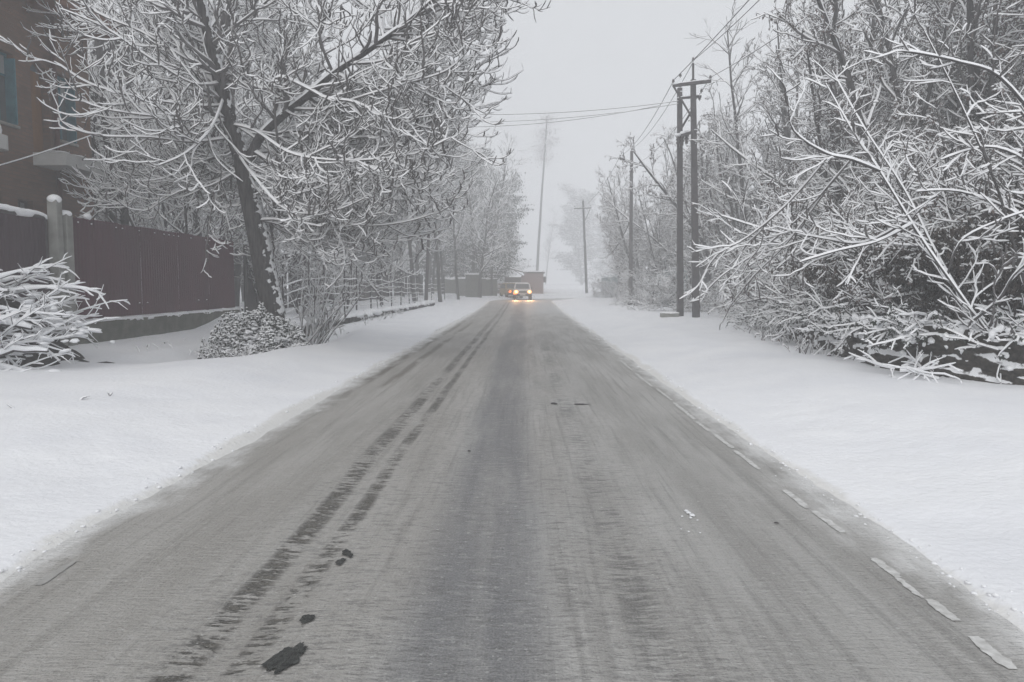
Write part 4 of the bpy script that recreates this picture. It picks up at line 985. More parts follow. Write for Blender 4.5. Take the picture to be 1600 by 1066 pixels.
def fence():
    root = empty('sheet_fence', (-8.7, 14.05, .3), 'long maroon corrugated sheet fence on a low mossy wall below the brick house', 'fence')
    X = 0
    # fence lies in a plane parallel to the road, local y 0..8.15
    y = .0; k = 0
    while y < 8.1:
        y2 = min(8.15, y + .905); o = corrugated('sheet', y, y2 - .004, .52, 2.50 + (.012 if k % 2 else 0), X + (.006 if k % 2 else 0), M['maroon_sheet'], root); y = y2; k += 1
    mb = MB(); mb.box((-.16, -.05, -.35), (.10, 8.25, .46), bev=.015); mb.build('plinth', M['mossy_concrete'], root)
    mb = MB(); mb.box((-.06, .0, 2.38), (-.012, 8.15, 2.43)); mb.build('rail', M['maroon_gate'], root)
    mb = MB(); mb.box((-.06, .0, .7), (-.012, 8.15, .75)); mb.build('rail', M['maroon_gate'], root)
    snow_strip([(-.03, -.05, .455), (-.03, 8.25, .455)], .28, .06, 'snow_cap', root, seed=4)
    rs_ = random.Random(4)
    yy = .35
    while yy < 8:
        mb = MB(); mb.cyl((.008, yy, 2.40), (.03, yy, 2.40), .012, n=6); mb.ball((.026, yy, 2.415), (.018, .022, .014), 1, mat=1)
        mb.build('bolt', [M['pole_steel'], M['snow']], root); yy += rs_.choice([.25, .45, .9, .7])
    for yy in (2.55, 2.9, 5.6, 6.1):
        mb = MB(); mb.cyl((.008, yy, .78), (.03, yy, .78), .012, n=6); mb.ball((.026, yy, .792), (.018, .022, .014), 1, mat=1); mb.build('bolt', [M['pole_steel'], M['snow']], root)
    mb = MB(); mb.ball((-.02, .75, 2.56), (.07, .10, .07), 2, .1); mb.build('snow_lump', M['snow'], root, True)
    g = empty('sheet_gate', (-8.74, 10.9, .3), 'maroon sheet gate with a snow covered top rail behind the brushwood heap', 'gate')
    for k in range(3): corrugated('sheet', .02 + k * .86, .02 + k * .86 + .85, .3, 2.42, 0, M['maroon_gate'], g)
    mb = MB(); mb.box((-.05, 0, 2.40), (.03, 2.62, 2.455), bev=.005); mb.build('rail', M['pole_steel'], g)
    mb = MB(); mb.box((-.05, 2.58, .2), (.02, 2.63, 2.40)); mb.build('frame', M['pole_steel'], g)
    snow_strip([(-.01, 0, 2.455), (-.01, 2.60, 2.455)], .12, .08, 'snow_cap', g, seed=8)
    p = empty('gate_post', (-8.66, 13.67, .2), 'taller concrete gate post with a round snow cap beside the maroon gate', 'post')
    mb = MB(); mb.box((-.09, -.09, -.3), (.09, .09, 2.86), bev=.012); mb.build('shaft', M['concrete'], p)
    mb = MB(); mb.ball((0, 0, 2.87), (.12, .12, .09), 3, .03); mb.build('snow_cap', M['snow'], p, True)
    p = empty('gate_post', (-8.64, 13.92, .2), 'shorter concrete gate post where the maroon fence begins', 'post')
    mb = MB(); mb.box((-.10, -.10, -.3), (.10, .10, 2.62), bev=.012); mb.build('shaft', M['concrete'], p)
    mb = MB(); mb.ball((0, 0, 2.63), (.13, .13, .07), 3, .03); mb.build('snow_cap', M['snow'], p, True)
fence()

# ------------------------------------------------------------------ brick house
def house():
    root = empty('brick_house', (-10.9, 12.0, 0), 'brown brick house with teal shuttered windows and a small concrete balcony', 'house')
    ox, oy = -10.9, 12.0
    Y0, Y1, ZT = -6.0, 6.8, 8.0; TH = .30
    ops = [(3.42, 4.02, 4.90, 6.40), (4.56, 5.18, 4.45, 6.47), (5.52, 6.12, 4.90, 6.43), (3.95, 4.45, 2.35, 3.35), (-.2, 1.0, 4.45, 6.6), (-3.5, -2.5, 4.9, 6.4)]
    mb = MB(); ys_ = sorted({Y0, Y1} | {a for o in ops for a in o[:2]})
    for a, b in zip(ys_[:-1], ys_[1:]):
        z = -.3; hs = sorted([(o[2], o[3]) for o in ops if o[0] <= a + 1e-6 and o[1] >= b - 1e-6])
        for lo, hi in hs: mb.box((-TH, a, z), (0, b, lo)); z = hi
        mb.box((-TH, a, z), (0, b, ZT))
    mb.box((-8, Y1 - TH, -.3), (-TH - .002, Y1, ZT)); mb.box((-8, Y0, -.3), (-TH - .002, Y0 + TH, ZT)); mb.box((-8.3, Y0, -.3), (-8.002, Y1, ZT))
    mb.build('wall', M['brick'], root)
    # dark inside
    mb = MB(); mb.box((-7.9, Y0 + .4, 4.0), (-.32, Y1 - .4, 4.1)); mb.build('floor_slab', M['concrete'], root)
    def window(a, b, z0, z1, teal=True):
        f = MB(); t_ = .05
        f.box((-.20, a, z0), (-.13, a + t_, z1)); f.box((-.20, b - t_, z0), (-.13, b, z1)); f.box((-.20, a + t_, z1 - t_), (-.13, b - t_, z1)); f.box((-.20, a + t_, z0), (-.13, b - t_, z0 + t_))
        f.box((-.195, (a + b) / 2 - .02, z0 + t_), (-.135, (a + b) / 2 + .02, z1 - t_)); f.box((-.19, a + t_, z1 - .48), (-.14, b - t_, z1 - .44))
        w_ = f.build('window', M['teal_paint'] if teal else M['hut_dark'], root)
        for ya, yb in ((a + t_, (a + b) / 2 - .02), ((a + b) / 2 + .02, b - t_)):
            q = MB(); q.box((-.172, ya, z1 - .44), (-.164, yb, z1 - t_)); q.build('pane', M['pane_pale'], w_)
            q = MB(); q.box((-.172, ya, z0 + t_), (-.164, yb, z1 - .48)); q.build('pane', M['glass_dark'], w_)
        if teal:   # shutter leaf folded back into the reveal
            q = MB(); q.box((-.15, b - .045, z0 + .02), (.06, b - .012, z1 - .10), bev=.004)
            for k in range(7):
                zz = z0 + .1 + k * (z1 - z0 - .3) / 7; q.box((-.11, b - .053, zz), (.02, b - .045, zz + .12))
            q.build('shutter', M['teal_paint'], w_)
        s_ = MB(); s_.box((-.12, a - .04, z0 - .06), (.07, b + .04, z0 - .002), bev=.006); s_.build('sill', M['concrete'], w_)
    window(*ops[0]); window(*ops[2]); window(*ops[3], teal=False); window(*ops[5])
    # arched door opening: brick infill above a round arch, orange brown door
    for a, b, z0, z1 in (ops[1], ops[4]):
        cy = (a + b) / 2; rad = (b - a) / 2; zc = z1 - rad
        bm = bmesh.new(); out = []
        for side in (-1, 1):
            pts = [(cy + side * rad, zc)] + [(cy + side * rad * math.cos(t), zc + rad * math.sin(t)) for t in [R(15 * i) for i in range(1, 7)]] + [(cy + side * rad, z1)]
            fr = [bm.verts.new((-.004, y, z)) for y, z in pts]; bk = [bm.verts.new((-TH + .004, y, z)) for y, z in pts]
            bm.faces.new(fr); bm.faces.new(bk[::-1])
            for i in range(len(fr)): j = (i + 1) % len(fr); bm.faces.new((fr[i], bk[i], bk[j], fr[j]))
        bmesh.ops.recalc_face_normals(bm, faces=bm.faces[:]); me = bpy.data.meshes.new('arch'); bm.to_mesh(me); bm.free(); me.materials.append(M['brick']); link('arch', me, root)
        d = MB(); d.box((-.22, a + .01, z0), (-.17, b - .01, zc + .0)); 
        for k in range(3): d.box((-.17, a + .08, z0 + .1 + k * .62), (-.155, b - .08, z0 + .1 + k * .62 + .5), bev=.005)
        dr = d.build('door', M['ochre_wood'], root)
        q = MB(); q.box((-.22, a + .01, zc + .002), (-.19, b - .01, z1 - .01)); q.build('fanlight', M['glass_dark'], root)
    for y in (5.30, 3.22):
        p = MB(); p.cyl((.075, y, .3), (.075, y, 7.62), .055, n=12)
        for z in (1.5, 3.5, 5.2, 6.9): p.cyl((.075, y, z), (.075, y, z + .06), .068, n=12)
        p.build('drainpipe', M['red_brown'], root, True)
    def balcony(y0, y1, snowy):
        bm = bmesh.new(); P = [(0.003, y0), (.73, y0)]
        rr = .30
        for k in range(0, 8): t = R(90) * k / 7; P.append((.73 - rr + rr * math.cos(t) , y1 - rr * .75 + rr * .75 * math.sin(t)))
        P.append((0.003, y1))
        t_ = [bm.verts.new((x, y, 4.43)) for x, y in P]; b_ = [bm.verts.new((x, y, 4.15)) for x, y in P]
        bm.faces.new(t_); bm.faces.new(b_[::-1])
        for i in range(len(P)): j = (i + 1) % len(P); bm.faces.new((t_[i], b_[i], b_[j], t_[j]))
        bmesh.ops.recalc_face_normals(bm, faces=bm.faces[:]); me = bpy.data.meshes.new('balcony'); bm.to_mesh(me); bm.free(); me.materials.append(M['concrete_light'])
        o = link('balcony', me, root)
        snow_strip([(.40, y0 + .05, 4.43), (.36, y1 - .12, 4.43)], .66, .055, 'snow_cap', o, seed=int(y0 * 10) + 99)
        if snowy: mb = MB(); mb.ball((.45, y1 - .35, 4.55), (.22, .3, .2), 3, .04); mb.build('snow_lump', M['snow'], o, True)
    balcony(4.52, 6.35, False); balcony(.85, 2.86, True)
    mb = MB(); mb.box((-8.6, Y0 - .3, 7.70), (.62, Y1 + .25, 7.78)); mb.build('soffit', M['soffit_wood'], root)
    mb = MB(); mb.box((.622, Y0 - .3, 7.70), (.66, Y1 + .29, 8.02)); mb.box((-8.6, Y1 + .252, 7.70), (.62, Y1 + .29, 8.02)); mb.build('fascia', M['soffit_wood'], root)
    bm = bmesh.new(); x0, x1, y0, y1 = -8.65, .70, Y0 - .35, Y1 + .33; cx = (x0 + x1) / 2
    v = [bm.verts.new(p) for p in [(x0, y0, 8.03), (x1, y0, 8.03), (x1, y1, 8.03), (x0, y1, 8.03), (cx, y0 + 2.5, 10.2), (cx, y1 - 2.5, 10.2)]]
    for f in ((0, 1, 4), (1, 2, 5, 4), (2, 3, 5), (3, 0, 4, 5), (3, 2, 1, 0)): bm.faces.new([v[i] for i in f])
    me = bpy.data.meshes.new('roof'); bm.to_mesh(me); bm.free(); me.materials.append(M['snow']); link('roof', me, root)
    # wall lamp bracket under the balcony end
    mb = MB(); mb.bar((.0, 6.55, 3.72), (.18, 6.55, 3.72), .03); mb.cyl((.18, 6.55, 3.64), (.18, 6.55, 3.74), .05, .03); mb.build('lamp_bracket', M['car_dark'], root)
house()
# dark pole between house and trees
a = at(172, 275, 20.3); b = at(154, 62, 20.3); base = Vector((a.x + (a.x - b.x) / (a.z - b.z) * (.4 - a.z) * 1, 20.3, .4))
p_ = empty('wooden_pole', base, 'dark weathered pole standing just past the corner of the brick house', 'pole')
MB().cyl((0, 0, -.3), tuple(b - base), .10, .085, 10).build('shaft', M['bark'], p_, True)
MB().ball(tuple(b - base + Vector((0, 0, .01))), (.1, .1, .06), 2, .05).build('snow_cap', M['snow'], p_, True)

# ------------------------------------------------------------------ dark sheet fence, wire fence and low stone wall on the left
def dark_fence():
    root = empty('board_fence', (-8.7, 22.9, .4), 'dark patchwork sheet fence seen between the snowy tree trunks left of the road', 'fence')
    r = random.Random(12); y = 0.0; k = 0
    while y < 40.5:
        wd = r.uniform(.75, 1.1)
        if y > 12 and r.random() < .22: y += wd; continue
        o = corrugated('sheet', y, y + wd - .02, .0, 2.30 + r.uniform(-.14, .12) - .01 * y, r.uniform(-.05, .05), M['dark_sheet'], root, pitch=.14)
        if k % 3 == 0:
            mb = MB(); mb.box((.06, y - .05, -.3), (.14, y + .03, 2.35 - .01 * y)); mb.build('post', M['bark'], root)
            MB().ball((.10, y - .01, 2.37 - .01 * y), (.07, .07, .05), 2, .05).build('snow_cap', M['snow'], root, True)
        y += wd; k += 1
dark_fence()
def wire_fence():
    root = empty('wire_fence', (-6.65, 20.3, .5), 'wire fence with snow thickened strands on bare posts along the left verge', 'fence')
    r = random.Random(14); ys_ = [0, 2.3, 4.2, 6.6, 8.4, 10.9, 13, 15.4, 17.8, 20.4, 23, 26, 29, 32.5, 36]
    X = lambda y: .018 * y
    for i, y in enumerate(ys_):
        z0 = float(ground_h(-6.65 + X(y), 20.3 + y)) - .5; h = r.uniform(1.45, 2.3); lx = r.uniform(-.08, .08)
        tubes('post', [([(X(y), y, z0 - .15), (X(y) + lx / 2, y + .02, z0 + h / 2), (X(y) + lx, y, z0 + h)], .035, .028)], [M['bark_snowed'], M['twig_snow']], 8, .3, 0, root)
        MB().ball((X(y) + lx, y, z0 + h), (.045, .045, .04), 2, .08).build('snow_cap', M['snow'], root, True)
    for k in range(5):
        pts = []
        for i in range(len(ys_) - 1):
            n = 6
            for j in range(n):
                t = j / n; y = ys_[i] + (ys_[i + 1] - ys_[i]) * t
                z0 = float(ground_h(-6.65 + X(y), 20.3 + y)) - .5
                pts.append((X(y) + .03, y, z0 + .22 + k * .25 - .05 * math.sin(math.pi * t) + r.gauss(0, .01)))
        tubes('strand', [(pts, .006, .006)], [M['cable'], M['twig_snow']], 6, 1.25, .3, root, hmax=.05, hnoise=.8, seed=k)
    return root
wire_fence()
def low_wall():
    root = empty('stone_kerb_wall', (-6.15, 19.5, .15), 'low dry stone wall under a roll of snow along the left verge ditch', 'wall')
    r = random.Random(17); y = 0; 
    vs = []
    for k in range(10):
        mb = MB(); mb.box((-.12, -.16, -.09), (.12, .16, .09), bev=.03)
        for v in mb.bm.verts: v.co += Vector((r.uniform(-.02, .02), r.uniform(-.03, .03), r.uniform(-.015, .015)))
        o = mb.build('stone', M['stone'], root); vs.append(o.data); bpy.data.objects.remove(o)
    while y < 26:
        for row in range(2):
            o = link('stone', r.choice(vs), root); o.location = (.022 * y + r.uniform(-.03, .03), y + row * .15 + r.uniform(-.02, .02), elev(19.5 + y) * 0 + .0 + row * .17)
            o.rotation_euler = (r.gauss(0, .06), r.gauss(0, .06), r.gauss(0, .12)); o.scale = (1, r.uniform(.85, 1.15), 1)
        y += .35
    snow_strip([(-.04, -.3, .24), (.53, 26.2, .24)], .42, .12, 'snow_cap', root, seed=21, wob=.6, seg=.1)
low_wall()

# ------------------------------------------------------------------ right bank
def bank():
    ys_ = np.arange(8.6, 25, .045); N = len(ys_); k = 22
    X0 = bank_x(ys_); top = ground_h(X0 + .45, ys_); bot = ground_h(X0 - .25, ys_)
    V = np.zeros((N, k, 3))
    for j in range(k):
        t = j / (k - 1); z = bot - .12 + (top - bot + .13) * t
        x = X0 + .02 + .10 * t + .07 * vn(ys_, np.full(N, j * .12), .35, 41) + .05 * vn(ys_, np.full(N, j * .1), .13, 42) + .02 * vn(ys_, np.full(N, j * .1), .06, 43)
        V[:, j] = np.stack([x, ys_, z + .02 * vn(ys_ * 3, z * 9, 1, 44)], -1)
    idx = np.arange(N * k).reshape(N, k); F = np.stack([idx[:-1, :-1], idx[:-1, 1:], idx[1:, 1:], idx[1:, :-1]], -1).reshape(-1, 4)
    o = link('earth_bank', mesh_np('earth_bank', V.reshape(-1, 3), F, [M['earth_snowed']]))
    tag(o, kind='structure')
    # sagging lip of snow with drips down the face, lodged clumps
    r = random.Random(33)
    mb = MB()
    for i in range(700):
        y = r.uniform(8.8, 24); t = r.random() ** 1.6; x = float(bank_x(np.array(y))); zt = float(ground_h(x + .45, y)); zb = float(ground_h(x - .25, y))
        z = zt - (zt - zb) * t * .8; dens = .30 if 10.6 < y < 12.6 and t > .12 else 1
        if r.random() > dens * (1 - .55 * t): continue
        s = r.uniform(.02, .06) * (1.15 - .5 * t); mb.ball((x + .07 + .08 * (1 - t) - r.uniform(0, .07), y, z + .01), (s, s * r.uniform(.6, 1.8), s * r.uniform(.5, 1.5)), 1, .35)
    c = mb.build('snow_clumps', M['snow'], smooth=True); tag(c, 'lumps of snow lodged on the dark face of the right bank', 'snow', kind='stuff')
    # weeds on the lip with leaves
    g = Grow(44, [dict(seg=.12, wob=.14, up=-.03, sag=.06, n=4, t0=.2, ang=(30, 60), clen=(.12, .4), rr=.7, tap=.4), dict(seg=.07, wob=.14, up=0, dens=3, ang=(30, 60), clen=(.05, .14), rmin=.004), dict(seg=.07, wob=.14, up=0, dens=0, ang=(30, 60), rmin=.004)])
    for i in range(170):
        y = r.uniform(8.8, 25); x = float(bank_x(np.array(y))) + r.uniform(.0, .5); z = float(ground_h(x + .2, y))
        if 10.8 < y < 12.3 and r.random() < .6: continue
        g.branch((x, y, z - .1), norm3(r.uniform(-1.4, .1), r.gauss(0, .5), r.uniform(-.1, .9)), r.uniform(.3, .9), .010, 0)
    spots = []
    for _ in range(3800):
        q = g.rs.choice(g.rs.choice(g.out)[0]); spots.append((q[0] + g.rs.gauss(0, .02), q[1] + g.rs.gauss(0, .02), q[2]))
    root = empty('bank_undergrowth', (0, 0, 0), 'tangle of snowy trailing stems and leaves hanging over the lip of the right bank', 'undergrowth'); root['kind'] = 'stuff'
    o = tubes('stems', [(p, a, b) for p, a, b, l in g.out], [M['twig_bark'], M['twig_snow']], 4, 1.1, .35, root, hmax=.045); o['kind'] = 'stuff'
    o = link('leaves', leaf_mesh('leaves', spots, 14, (.04, .09), [M['leaf_green'], M['twig_snow']], .6), root); o['kind'] = 'stuff'
bank()
def bank_back():
    """the shaded hedge floor: dense evergreen undergrowth behind the bank lip"""
    r = random.Random(51)
    lv = [dict(seg=.25, wob=.12, up=0, n=6, t0=.15, ang=(30, 70), clen=(.3, .8), rr=.6, spread=2, tap=.4), dict(seg=.15, wob=.15, up=0, dens=3, ang=(30, 60), clen=(.1, .3), rr=.6, rmin=.005), dict(seg=.1, wob=.1, up=0, dens=0, ang=(30, 60), rmin=.005)]
    src = tree_kind(300, 2.0, .03, lv, stems=14, leaf=8000, leaf_mat='leaf_dark', leaf_size=(.07, .15), name='evergreen_bush', cat='bush', thick=.02, snow=.8, sp=.06, jit=1.2)
    first = True
    for x, y, s in [(7.0, 10.6, .9), (7.4, 12.2, 1), (7.2, 14, 1.0), (7.6, 16, 1.1), (8.3, 18.5, 1.1), (8.6, 11.4, 1.3), (8.9, 13.4, 1.3), (9.2, 16.2, 1.4), (8.2, 9.4, 1.0), (9.9, 20.2, 1.3), (9.6, 10.2, 1.3), (10.4, 23.5, 1.2), (10.8, 14.5, 1.5), (12.3, 18.5, 1.5)]:
        z = float(ground_h(x, y)) - .1; lab = 'dark evergreen bush in the shade under the snowy thicket on the right bank'; gp = 'dark bushes under the thicket'
        if first: src.location = (x, y, z); src.scale = (s,) * 3; src['label'] = lab; src['group'] = gp; first = False
        else: copy_tree(src, (x, y, z), r.uniform(0, 6.28), s, lab, gp)
bank_back()
def fallen():
    cx, cy = 5.7, 10.0; cz = float(ground_h(cx, cy)); r = random.Random(61)
    root = empty('fallen_branches', (cx, cy, cz), 'broken snow covered branches lying on the verge below the right bank', 'branches')
    vs = []
    for k in range(7):
        g = Grow(400 + k, [dict(seg=.09, wob=.13, up=.0, n=3, t0=.25, ang=(25, 65), clen=(.15, .45), rr=.6, tap=.5), dict(seg=.06, wob=.15, up=0, dens=3, ang=(30, 60), clen=(.05, .15), rmin=.004), dict(seg=.07, wob=.14, up=0, dens=0, ang=(30, 60), rmin=.004)])
        g.branch((0, 0, 0), (1, 0, .05), r.uniform(.5, 1.1), r.choice([.010, .014, .02]), 0)
        vs.append(tubes('branch', [(p, a, b) for p, a, b, l in g.out], [M['bark'], M['snow']], 6, .8, .2, None, hmax=.032, hnoise=.8, seed=k, link_it=False))
    for k in range(26):
        o = link('branch', vs[k % 7], root); x = r.uniform(-.75, 1.3); y = r.gauss(0, .35)
        o.location = (x, y, float(ground_h(cx + x, cy + y)) - cz + r.uniform(0, .16)); o.rotation_euler = (0, r.gauss(-.1, .2), r.uniform(0, 6.28))
    arc = [(.05, -.1, .02), (-.02, -.1, .18), (.08, -.1, .30), (.25, -.1, .33), (.45, -.1, .26), (.6, -.12, .12)]
    tubes('branch', [(arc, .016, .009)], [M['bark'], M['snow']], 8, 1.4, .3, root, hmax=.06)
fallen()

# ------------------------------------------------------------------ utility poles and wires
def pole_shaft(mb, p, q, w0, w1):
    p = Vector(p); q = Vector(q)
    r = bmesh.ops.create_cone(mb.bm, cap_ends=True, segments=4, radius1=w0 * .7071, radius2=w1 * .7071, depth=1)
    d = q - p; bmesh.ops.transform(mb.bm, matrix=Matrix.Translation((p + q) / 2) @ d.to_track_quat('Z', 'Y').to_matrix().to_4x4() @ Matrix.Diagonal((1, 1, d.length, 1)) @ Matrix.Rotation(R(45), 4, 'Z'), verts=r['verts'])
def insulator(parent, p, up=1):
    mb = MB(); x, y, z = p
    mb.cyl((x, y, z), (x, y, z + .09 * up), .012, n=6); mb.cyl((x, y, z + .06 * up), (x, y, z + .10 * up), .055, .045, n=10); mb.cyl((x, y, z + .105 * up), (x, y, z + .15 * up), .05, .03, n=10)
    mb.build('insulator', M['insulator'], parent)
    MB().ball((x, y, z + .17), (.05, .05, .03), 1).build('snow_cap', M['snow'], parent, True)
def w_arm(parent, a, b, wd=.09):
    MB().bar(a, b, wd, wd, .008).build('crossarm', M['pole_steel'], parent)
    up = Vector((0, 0, wd / 2)); snow_strip([tuple(Vector(a) + up), tuple(Vector(b) + up)], wd * 1.1, .04, 'snow_cap', parent, seed=int(abs(a[0]) * 100) % 50)
def double_pole():
    A0 = at(1088, 495, 28); A1 = at(1083, 99, 28); B0 = at(1063, 491, 29.4); B1 = at(1062, 138, 29.4)
    root = empty('double_utility_pole', A0, 'twin utility pole joined by cross arms, nearest on the right verge', 'utility pole')
    l = lambda v: tuple(v - A0)
    mb = MB(); pole_shaft(mb, l(A0 + Vector((0, 0, -.4))), l(at(1083, 125, 28)), .25, .17); mb.build('shaft', M['pole_steel'], root)
    mb = MB(); mb.bar(l(at(1083, 125, 28)), l(A1), .07, .07); mb.build('shaft_extension', M['pole_steel'], root)
    mb = MB(); pole_shaft(mb, l(B0 + Vector((0, 0, -.4))), l(B1), .24, .17); mb.build('shaft', M['pole_steel'], root)
    w_arm(root, l(at(1051, 134, 27.85)), l(at(1111, 127, 27.85)), .11)
    w_arm(root, l(at(1060, 154, 29.2)), l(at(1095, 151, 27.9)), .08)
    MB().bar(l(at(1053, 136, 27.8)), l(at(1083, 187, 27.85)), .07, .05).build('brace', M['pole_steel'], root)
    MB().bar(l(at(1084, 168, 27.9)), l(at(1065, 200, 29.2)), .06, .05).build('brace', M['pole_steel'], root)
    w_arm(root, l(at(1058, 214, 29.1)), l(at(1088, 205, 27.85)), .09)
    for (px, py) in ((1060, 212), (1066, 209), (1073, 206)):
        q = l(at(px, py, 28.8)); mb = MB(); mb.cyl((q[0], q[1], q[2] - .45), (q[0], q[1], q[2] - .05), .055, .055, 8); mb.cyl((q[0], q[1], q[2] - .3), (q[0], q[1], q[2] - .24), .09, n=8)
        mb.cyl((q[0], q[1], q[2] - .18), (q[0], q[1], q[2] - .12), .09, n=8); mb.build('fuse', M['insulator'], root)
        MB().ball((q[0], q[1], q[2] + .02), (.1, .1, .07), 2, .1).build('snow_cap', M['snow'], root, True)
    for px, py, D in ((1052, 131, 27.85), (1083, 97, 28), (1110, 125, 27.85), (1064, 150, 29.1)): insulator(root, l(at(px, py, D)))
    for px, py in ((1063, 122), (1063, 138), (1096, 146), (1093, 158)): insulator(root, l(at(px, py, 28.6)))
    b = at(1047, 492, 28.6); ob = empty('concrete_slab', b, 'small concrete slab capped with snow at the foot of the twin pole', 'slab')
    mb = MB(); mb.box((-.35, -.25, -.12), (.3, .25, .06), bev=.02); mb.build('block', M['concrete'], ob); MB().ball((0, 0, .07), (.36, .27, .06), 3, .02).build('snow_cap', M['snow'], ob, True)
    return A0, A1
double_pole()
def single_pole(px0, py0, px1, py1, D, arms, label, wd=.2):
    A0 = at(px0, py0, D); A1 = at(px1, py1, D); root = empty('utility_pole', A0, label, 'utility pole'); l = lambda v: tuple(v - A0)
    mb = MB(); pole_shaft(mb, l(A0 - Vector((0, 0, .5))), l(A1), wd, wd * .7); mb.build('shaft', M['pole_steel'], root)
    for xa, ya, xb, yb in arms:
        w_arm(root, l(at(xa, ya, D - .15)), l(at(xb, yb, D - .15)), .11)
        insulator(root, l(at(xa + 1, ya - 2, D - .15))); insulator(root, l(at(xb - 1, yb - 2, D - .15)))
    insulator(root, l(A1)); return root
single_pole(985, 473, 987, 236, 47, [(968, 248, 1001, 258)], 'single utility pole with one tilted cross arm, second along the right verge', .24)
p3 = single_pole(917, 456, 911, 314, 78, [(897, 326, 924, 325)], 'farthest utility pole on the right, a thin cross against the fog', .27)
MB().bar(tuple(at(922, 327, 78) - p3.location), tuple(at(914, 345, 78) - p3.location), .06).build('brace', M['pole_steel'], p3)
single_pole(665, 470, 673, 285, 44, [], 'plain pole without arms among the trees beyond the left wire fence', .2)
ob = empty('concrete_slab', at(991, 476, 45.5), 'low dark slab in the snow by the second utility pole', 'slab')
MB().box((-.45, -.3, -.1), (.45, .3, .1), bev=.02).build('block', M['stone'], ob); MB().ball((-.05, 0, .1), (.42, .28, .07), 3, .02).build('snow_cap', M['snow'], ob, True)
def cable(a, b, sag, label, group=None, rad=.011, snow=.8, n=28, name='overhead_cable'):
    a = Vector(a); b = Vector(b); pts = []
    for i in range(n + 1):
        t = i / n; p = a.lerp(b, t); p.z -= sag * 4 * t * (1 - t); pts.append(tuple(p - a))
    o = tubes(name, [(pts, rad, rad)], [M['cable'], M['twig_snow']], 4, snow * .6, .5, None, hmax=.03, hnoise=.2); o.location = a
    return tag(o, label, 'cable', group)
# across the road
cl = at(1062, 152, 29.1)
cross_end = [Vector((-9.0, 30, 9.0)), Vector((-9.0, 30.1, 8.75)), Vector((-9.0, 30.2, 8.6))]
cable(at(1060, 158, 29.1), at(420, 150, 31), .62, 'uppermost of the three cables crossing above the road', None)
cable(at(1060, 162, 29.0), at(420, 165, 31), .68, 'middle one of the three cables crossing above the road', None, snow=.4)
cable(at(1030, 165, 29.0), at(420, 168, 31), .80, 'lowest sagging cable of the three crossing above the road', None, snow=.6)
# towards the camera
cable(at(1083, 95, 28), Vector((6.6, -8, 9.6)), .9, 'upper overhead wire running from the twin pole top towards the viewer', None)
cable(at(1053, 125, 27.9), Vector((6.2, -8, 9.4)), .6, 'lower of the paired wires running from the twin pole towards the viewer', None)
cable(at(1110, 121, 27.9), Vector((8.2, -8, 9.0)), 1.1, 'snowy wire from the right end of the cross arm passing before the thicket', None)
for i, (q, p) in enumerate([((1053, 125, 27.9), (969, 244, 46.8)), ((1083, 97, 28), (987, 233, 47)), ((1110, 121, 27.9), (1000, 253, 46.8))]):
    cable(at(*q), at(*p), .45, 'thin wire between the twin pole and the second utility pole', 'wires from the twin pole to the second pole', .010, .5)
for i, (q, p) in enumerate([((969, 244, 46.8), (898, 323, 78)), ((1000, 253, 46.8), (923, 322, 78))]):
    cable(at(*q), at(*p), 1.0, 'thin wire between the second and the farthest utility pole', 'wires from the second pole to the farthest pole', .010, .5)
# drooping service loops near the second pole
cable(at(915, 372, 76), at(985, 345, 47), 2.2, 'slack snow covered cable drooping between the two far poles', None, .02, 1.6)
cable(at(0 - 60, 275, 14.0), at(245, 168, 19.8), .12, 'white snowy service cable slanting up past the brick house balcony', None, .012, .9, name='service_cable')

